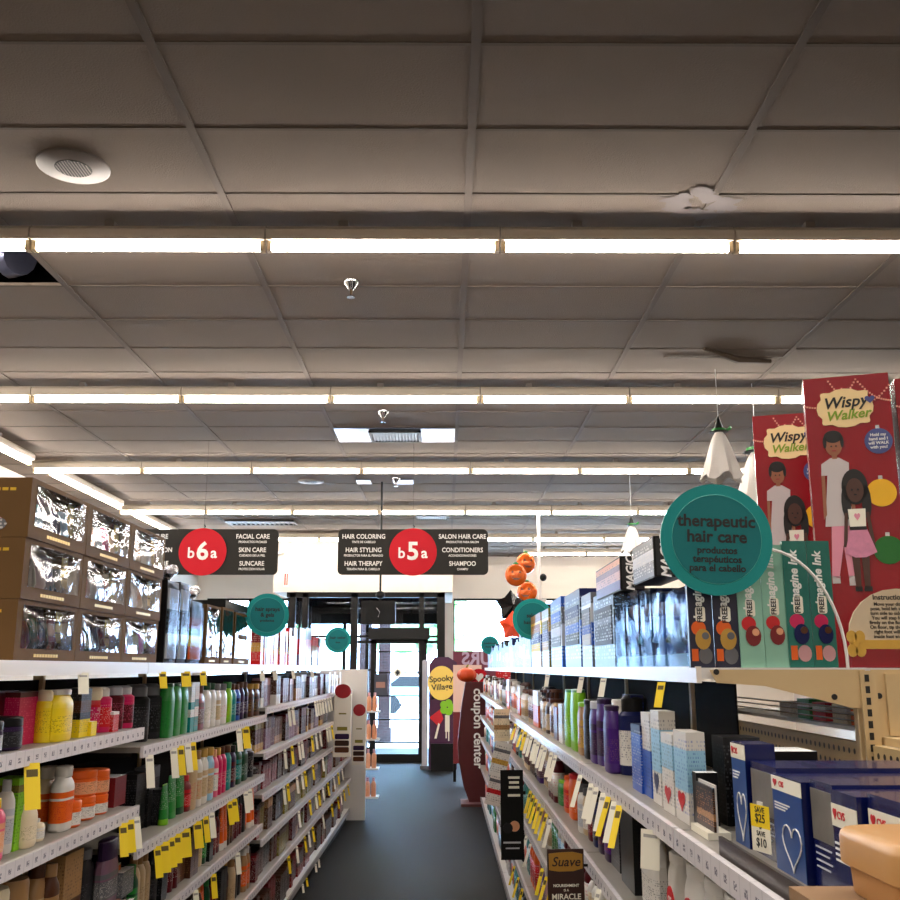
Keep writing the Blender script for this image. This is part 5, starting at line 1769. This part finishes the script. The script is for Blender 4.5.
t = thing('end_rack', 'narrow white wire rack on the left shelving end', 'rack', (-.90, 11.40, 0))
for z in (.22, .52, .83, 1.13):
    MB().box(.0, 0, z - .015, .17, .22, z).build('rack_shelf', M_SHELFW, t)
MB().tube([(.005, .005, 0), (.005, .005, 1.4)], .006, 6).tube([(.005, .215, 0), (.005, .215, 1.4)], .006, 6).build('rack_post', M_SHELFW, t)
k = 0
for z in (.22, .52, .83, 1.13):
    for x in (-.85, -.785):
        k += 1
        put(t_bottle(.055, .05, .2, 'peach', 'pale pink', 'peach', 'orange', 2.2, .5, .2), (x, 11.43, z + .0006), 0,
            'peach bottle on the end rack, %s level from the floor, %s one' % (nth((k + 1) // 2), 'left' if k % 2 else 'right'), 'bottle', 'peach bottles on the end rack')
# misc top goods on the last left bays
for k, (y, c, h) in enumerate(((9.55, 'white', .2), (9.78, 'mauve', .18), (9.98, 'white', .2), (10.2, 'peach', .17), (10.5, 'white', .2))):
    put(t_carton(.16, .12, h, [(0, c), (.4, 'beige'), (.7, 'white')], 'grey'), (LX - .05, y, 1.3606), PI / 2, '%s pack, %s on the low top of the last left bays' % (c, nth(k + 1)), 'box', 'packs on the last left bays', True)
# coupon kiosk
ky = 12.5
kx0, kx1 = across(457, ky, 1.0), across(489, ky, 1.0)
t = thing('coupon_kiosk', 'dark red coupon center kiosk standing past the right shelving', 'kiosk', ((kx0 + kx1) / 2, ky, 0))
w = kx1 - kx0
kz1 = height(682, ky)
MB().prism([(-w * .12, .03), (w * .5, .03), (w * .5, kz1), (-w * .22, kz1), (-w * .36, kz1 * .78), (-w * .47, kz1 * .5), (-w * .44, kz1 * .35), (-w * .3, kz1 * .15)], 0, .3).build('cabinet', mat('kiosk red', (72, 5, 9), .5), t)
text('lettering', 'coupon center', .158, M_WINK, t, (w * .16, -.002, kz1 * .62), (PI / 2, PI / 2, 0), bold=.02, ext=.001)
MB().box(-w * .38, -.2, 0, w * .4, .3, .03).build('foot', mat('kiosk foot', (86, 40, 36), .5), t)
MB().disc(w * .2, kz1 + .05, .11, .1, .12, 24).build('round_sign', M_SRED, t)
MB().prism(heart(w * .2, kz1 + .05, .12, .11), .09, .099).build('heart_print', M_WINK, t)
px_ = (kx0 + kx1) / 2
t = thing('toy_pumpkin', 'small orange pumpkin sitting on the coupon kiosk', 'pumpkin', (px_ - .07, ky + .08, kz1))
MB().ball((0, 0, .085), .115, .1, .088, 24, 12, 8, .06).build('pumpkin', mat('pumpkin orange', (206, 70, 20), .45), t, True)
MB().tube([(0, 0, .16), (.005, 0, .19), (.02, 0, .21)], [.018, .012, .01], 8).build('stalk', pm('olive'), t)
# spooky cardboard stand
sy = 16.5
sx0, sx1 = across(429, sy, 1), across(457, sy, 1)
w = sx1 - sx0
t = thing('cardboard_stand', 'purple Halloween cardboard stand with a round yellow header by the door', 'display', ((sx0 + sx1) / 2, sy, 0))
h1 = height(657, sy)
MB().prism([(-w / 2, .02), (w / 2, .02), (w / 2, h1 * .95), (w * .2, h1), (-w * .3, h1), (-w / 2, h1 * .93)], 0, .3).build('board', mat('stand purple', (66, 18, 58), .5, noise=.3, scale=5), t)
MB().disc(-.02, height(683, sy), w * .5, -.02, -.002, 32, w * .6).build('header_disc', mat('stand yellow', (238, 204, 96), .5), t)
text('lettering', 'Spooky\nVillage', .13, M_INK, t, (-.02, -.022, height(683, sy)), (PI / 2, -.08, 0), bold=.02, ext=.001)
MB().box(-w * .42, -.06, 0, w * .42, -.002, .42).build('black_base', M_BLACK, t)
MB().prism([(-w * .48, .82), (-w * .1, .95), (w * .02, .8), (-w * .15, .68)], -.012, -.002).build('red_shape', M_RED, t)
m = MB()
for a in range(5):
    m.disc(w * .16 + .07 * math.cos(a * 1.26), .98 + .07 * math.sin(a * 1.26), .06, -.014 - .001 * a, -.002, 14)
m.build('green_leaves', pm('lime green'), t)
MB().box(w * .08, -.012, .6, w * .24, -.002, .86).box(w * .1, -.016, .5, w * .14, -.002, .6).box(w * .19, -.016, .46, w * .23, -.002, .6).build('white_figure', M_WTAG, t)
MB().prism([(-w * .3, .5), (-w * .22, .5), (-w * .1, .72), (-w * .16, .74)], -.064, -.06).build('pale_streak', M_WTAG, t)
MB().prism([(-w * .42, 1.1), (w * .2, 1.16), (w * .24, 1.28), (-w * .38, 1.22)], -.012, -.002).build('dark_banner', M_BLACK, t)
t = thing('security_pedestal', 'slim white security pedestal beside the entrance door', 'pedestal', (across(425, 16.8, .9), 16.8, 0))
MB().prism(rrect(-.045, .0, .045, height(660, 16.8), .03), 0, .3).build('panel', mat('pedestal grey', (190, 190, 196), .35), t)
MB().box(-.07, -.05, 0, .07, .35, .05).build('foot', pm('grey'), t)
# maroon window banner with hours, seen from behind, and a pale board
wy = YF - .06
x0, x1 = across(446, wy, 1.8), across(514, wy, 1.8)
t = thing('window_banner', 'maroon banner with mirrored hours lettering low in the right window', 'banner', ((x0 + x1) / 2, wy, 0))
MB().box(-(x1 - x0) / 2 + .15, 0, .1, (x1 - x0) / 2, .02, height(651, wy)).build('banner', mat('maroon vinyl', (112, 30, 52), .5), t)
text('lettering', 'HOURS', .36, mat('pale lilac ink', (190, 160, 180), .5), t, (.22, -.003, height(659, wy)), bold=.03, mirror=True, ext=.001)
t = thing('pale_board', 'pale pink upright board behind the coupon kiosk', 'board', (across(467, 15, 1), 15, 0))
MB().box(-.2, 0, .25, .22, .03, height(665, 15)).build('board', mat('pale board', (222, 186, 170), .6), t)
MB().box(-.2, -.05, 0, -.16, .1, .25).box(.18, -.05, 0, .22, .1, .25).build('leg', M_BLACK, t)
MB().box(-.2, -.02, .25, .22, 0, height(712, 15)).build('lower_panel', mat('stand red', (110, 20, 26), .5), t)
# racks past the right shelving end
t = thing('magazine_rack', 'small rack of red and white packs past the right shelving', 'rack', (.62, 12.75, 0))
MB().box(0, 0, 0, .5, .3, 1.5).build('cabinet', pm('white'), t)
MB().box(.02, -.004, 1.3, .48, 0, 1.75).build('header', printmat(((0, 'white'), (.3, 'red'), (.6, 'pale pink'), (.8, 'dark red')), 'white', 8), t)
# fire sign on the bulkhead, wall camera
t = thing('wall_sign', 'small narrow red lettered sign on the bulkhead', 'sign', (across(286, 17.86, 3.1), 17.872, height(587, 17.86)))
MB().box(-.045, 0, 0, .045, .006, .27).build('plate', M_WTAG, t)
MB().box(-.03, -.002, .03, -.005, 0, .24).box(.008, -.002, .03, .03, 0, .24).build('red_letters', M_RED, t)
t = thing('wall_camera', 'small white camera on the wall by the left aisle sign', 'camera', (across(280, 17.8, 3.4), 17.87, height(552, 17.86)))
MB().tube([(0, 0, 0), (0, -.1, -.02)], .012, 6).build('arm', M_SHELFW, t)
MB().tube([(-.05, -.16, -.06), (.05, -.08, 0)], .035, 10).build('camera_body', M_SHELFW, t)

# ---------------------------------------------------------------- price tags
TAGM = {}
def tag_mesh(w, h, col):
    k = (w, h, col)
    if k not in TAGM:
        c = MB().box(-w / 2, -.0004, -h, w / 2, .0004, 0).mesh('card', M_YTAG if col == 'yellow' else M_WTAG)
        p = MB()
        if col == 'yellow':
            for a, b, q in ((.14, .30, .36),):
                p.box(-w * .36, -.0008, -h * b, w * q, -.0004, -h * a)
        else:
            for a, b, q in ((.12, .20, .36),):
                p.box(-w * .36, -.0008, -h * b, w * q, -.0004, -h * a)
        TAGM[k] = (c, p.mesh('print', mat('tag print', (90, 74, 20), .6) if col == 'yellow' else mat('tag print grey', (160, 156, 150), .6)))
    return TAGM[k]
TN = {}
def price_tag(side, z, u, col, w, h, phrase, lip=None, tilt=.25):
    x = lip if lip is not None else (LX + .0145 if side < 0 else RX - .0145)
    x += -side * .001
    y = along(u, x, z - EYE)
    TN[phrase] = TN.get(phrase, 0) + 1
    t = thing('price_tag', '%s price tag, %s from near end, under %s' % (col, nth(TN[phrase]), phrase), 'tag', (x, y, z), 0, 'price tags along the shelf edges')
    c, p = tag_mesh(w, h, col)
    # faces the aisle, turned towards the shoppers coming from the near end, swung out at the bottom
    ang = (PI / 2 - .75) if side < 0 else (-PI / 2 + .75)
    t.rotation_euler = (-tilt, 0, ang + RNG.uniform(-.12, .12))
    link('card', c, t)
    link('print', p, t)
Y, W = 'yellow', 'white'
def tags(side, z, lst, phrase, lip=None, w=.04, h=.085, tilt=.25):
    for u, c in lst:
        price_tag(side, z, u, c, w * (1.4 if c == 'yellow' and w > .025 and int(u) % 3 == 0 else 1), h, phrase, lip, tilt)
tags(-1, TOPL - .028, [(84, W), (163, Y), (186, Y), (203, Y), (262, W), (275, W), (293, W), (312, W)], 'the left top shelf', LX + .012, .03, .06)
tags(-1, AS[0] - .028, [(33, Y)], 'the upper nearest left shelf', None, .028, .11)
tags(-1, AS[1] - .028, [(124, Y), (131, Y), (137, W)], 'the second nearest left shelf', None, .028, .1)
tags(-1, BS[0] - .028, [(150, W), (174, W), (181, Y), (188, W), (193, Y), (239, W), (246, Y)], 'the upper middle left shelf', None, .03, .11)
tags(-1, BS[1] - .028, [(158, Y), (165, Y), (172, Y), (178, Y), (186, Y), (198, Y), (206, Y), (212, W), (230, Y), (234, Y), (246, W), (250, W)], 'the second middle left shelf', None, .03, .105)
tags(-1, BS[2] - .028, [(196, W), (214, Y), (238, W)], 'the third middle left shelf', None, .028, .1)
tags(-1, DS[0] - .028, [(289, W), (293, W), (315, W), (317.5, W), (320, W), (322.5, W), (325, W), (328, W), (330.5, W)], 'the upper hair colour shelf', None, .02, .12)
tags(-1, DS[1] - .028, [(285, W), (292, Y), (299, W), (302, W), (312, Y), (316, W), (320, W), (327, W), (329.5, W), (332, Y)], 'the second hair colour shelf', None, .02, .12)
tags(-1, DS[2] - .028, [(284, W), (288, Y), (297, W), (302, W), (305, Y), (313, Y), (323, W)], 'the third hair colour shelf', None, .02, .11)
tags(-1, DS[3] - .028, [(299, W), (310, Y), (316, W), (319, Y), (323, W), (328, Y), (334, W), (338, Y), (342, W)], 'the fourth hair colour shelf', None, .02, .11)
tags(-1, DS[4] - .028, [(289, Y), (297, W), (305, Y), (309, W), (313, Y), (323, W), (332, Y), (338, Y), (341, W), (344, Y), (348, Y)], 'the fifth hair colour shelf', None, .02, .11)
tags(-1, .095, [(303, W), (307, Y), (316, W), (319, W)], 'the bottom hair colour deck', None, .02, .06)
tags(1, RS[0] - .028, [(620, Y), (615, W), (609, Y), (604, W), (597, W), (592, W), (581, W), (556, W), (552, W), (546, W), (543, W), (539, W), (536, W), (532, W), (529, W), (526, Y), (523, Y), (519, W), (516, Y)], 'the upper right shelf', None, .018, .10, .45)
tags(1, RS[1] - .028, [(617, Y), (608, Y), (600, W), (551, W), (547, Y), (543, Y), (540, Y), (537, Y), (534, Y), (531, Y)], 'the second right shelf', None, .018, .11, .45)
tags(1, RS[2] - .028, [(568, Y), (560, Y), (556, Y), (552, Y), (547, Y), (543, Y), (531, W), (527, W)], 'the third right shelf', None, .018, .11, .45)
tags(1, RS[3] - .028, [(523, Y), (519, Y), (515, Y)], 'the fourth right shelf', None, .018, .11, .4)
tags(1, TOPR - .03, [(662, Y), (604, W), (582, W), (548, W)], 'the right top shelf', .47, .022, .055, .3)
price_tag(1, RS[0] - .028, 651, W, .045, .075, 'the near part of the upper right shelf', None, .1)

# hanging shelf talkers
def talker(u0, u1, v0, v1, y, label, kind):
    x0, x1 = across(u0, y, height((v0 + v1) / 2, y)), across(u1, y, height((v0 + v1) / 2, y))
    z0, z1 = height(v1, y), height(v0, y)
    w, h = x1 - x0, z1 - z0
    t = thing('shelf_talker', label, 'sign', ((x0 + x1) / 2, y, z0), .06, 'dark signs sticking out from the right shelves')
    if kind == 'suave':
        MB().box(-w / 2, 0, 0, w / 2, .004, h).build('board', mat('talker brown', (52, 26, 20), .4), t)
        MB().prism([(-w * .46, h * .68), (-w * .2, h * .655), (w * .2, h * .66), (w * .46, h * .7), (w * .46, h * .92), (w * .2, h * .955), (-w * .2, h * .945), (-w * .46, h * .93)], -.002, -.0002).build('gold_banner', mat('talker gold', (176, 128, 48), .35, metal=.3), t)
        text('lettering', 'Suave', w * .34, mat('talker ink', (40, 20, 12), .5), t, (0, -.0024, h * .80), bold=.01, shear=.25, ext=.0004)
        for s, z, k in (('NOURISHMENT', .44, .1), ('IS A', .37, .085), ('MIRACLE', .27, .2), ('every day', .12, .1)):
            text('lettering', s, w * k, M_WTAG, t, (0, -.0008, h * z), bold=.015, ext=.0004)
    else:
        MB().box(-w / 2, 0, 0, w / 2, .004, h).build('board', M_BLACK, t)
        m = MB()
        m.use(0).disc(w * .1, h * .37, w * .22, -.0014, -.0002, 18, h * .06)
        m.use(1).disc(-w * .2, h * .35, w * .22, -.0022, -.0014, 18, h * .06)
        m.build('photo', [pm('peach'), pm('charcoal')], t)
        MB().box(-w * .4, -.001, h * .18, w * .36, 0, h * .2).box(-w * .3, -.001, h * .12, w * .3, 0, h * .135).build('lower_print', pm('silver'), t)
        for z, q in ((.9, .28), (.845, .24), (.79, .26), (.7, .3)):
            MB().box(w * (.12 - q), -.001, h * z, w * (.12 + q * .8), 0, h * (z + .028)).build('upper_print', M_WTAG, t)
    MB().box(w / 2 - .004, .004, h * .72, w / 2 + .012, .008, h * .76).build('clip_arm', M_BLACK, t)
talker(501, 524, 770, 860, 4.9, 'black sign with a face photo sticking out over the aisle', 'black')
talker(548, 585, 849, 915, 2.95, 'brown sign with gold banner reading Suave at the bottom'.replace(' reading Suave', ''), 'suave')
# slanted paper flyers on the far right shelves
for k, (u, v, y, c1, c2, lb) in enumerate(((501, 756, 6.2, 'white', 'gold', 'white flyer with gold and grey pictures on the far right shelf edge'), (496, 786, 6.6, 'white', 'red', 'white flyer with red stripes lower on the far right shelf edge'), (502, 725, 6.6, 'cream', 'tan', 'tall cream card on the upper far right shelf edge'))):
    z = height(v, y)
    o = MB().box(.03, -.001, -.10, .13, .001, .10).build('flyer', printmat(((0, c1), (.35, c2), (.5, c1), (.7, 'grey'), (.8, c1)), 'charcoal', 7), None, False, (across(u, y, z) - .08, y, z), (0, .25 if k < 2 else 0, 0))
    tag(o, lb, 'flyer', 'paper flyers on the right shelves')

# ---------------------------------------------------------------- daylight
w = bpy.data.worlds.new('day')
S.world = w
w.use_nodes = True
bg = w.node_tree.nodes['Background']
bg.inputs['Color'].default_value = (.58, .76, 1, 1)
bg.inputs['Strength'].default_value = 17.0
sun = bpy.data.lights.new('sun', 'SUN')
sun.energy = 2.0
sun.angle = .02
so = bpy.data.objects.new('sun', sun)
COL.objects.link(so)
so.rotation_euler = (math.radians(20), math.radians(25), 0)
try:
    S.cycles.use_denoising = True
    S.cycles.max_bounces = 8
    S.cycles.transparent_max_bounces = 24
    S.cycles.sample_clamp_indirect = 6
except Exception:
    pass
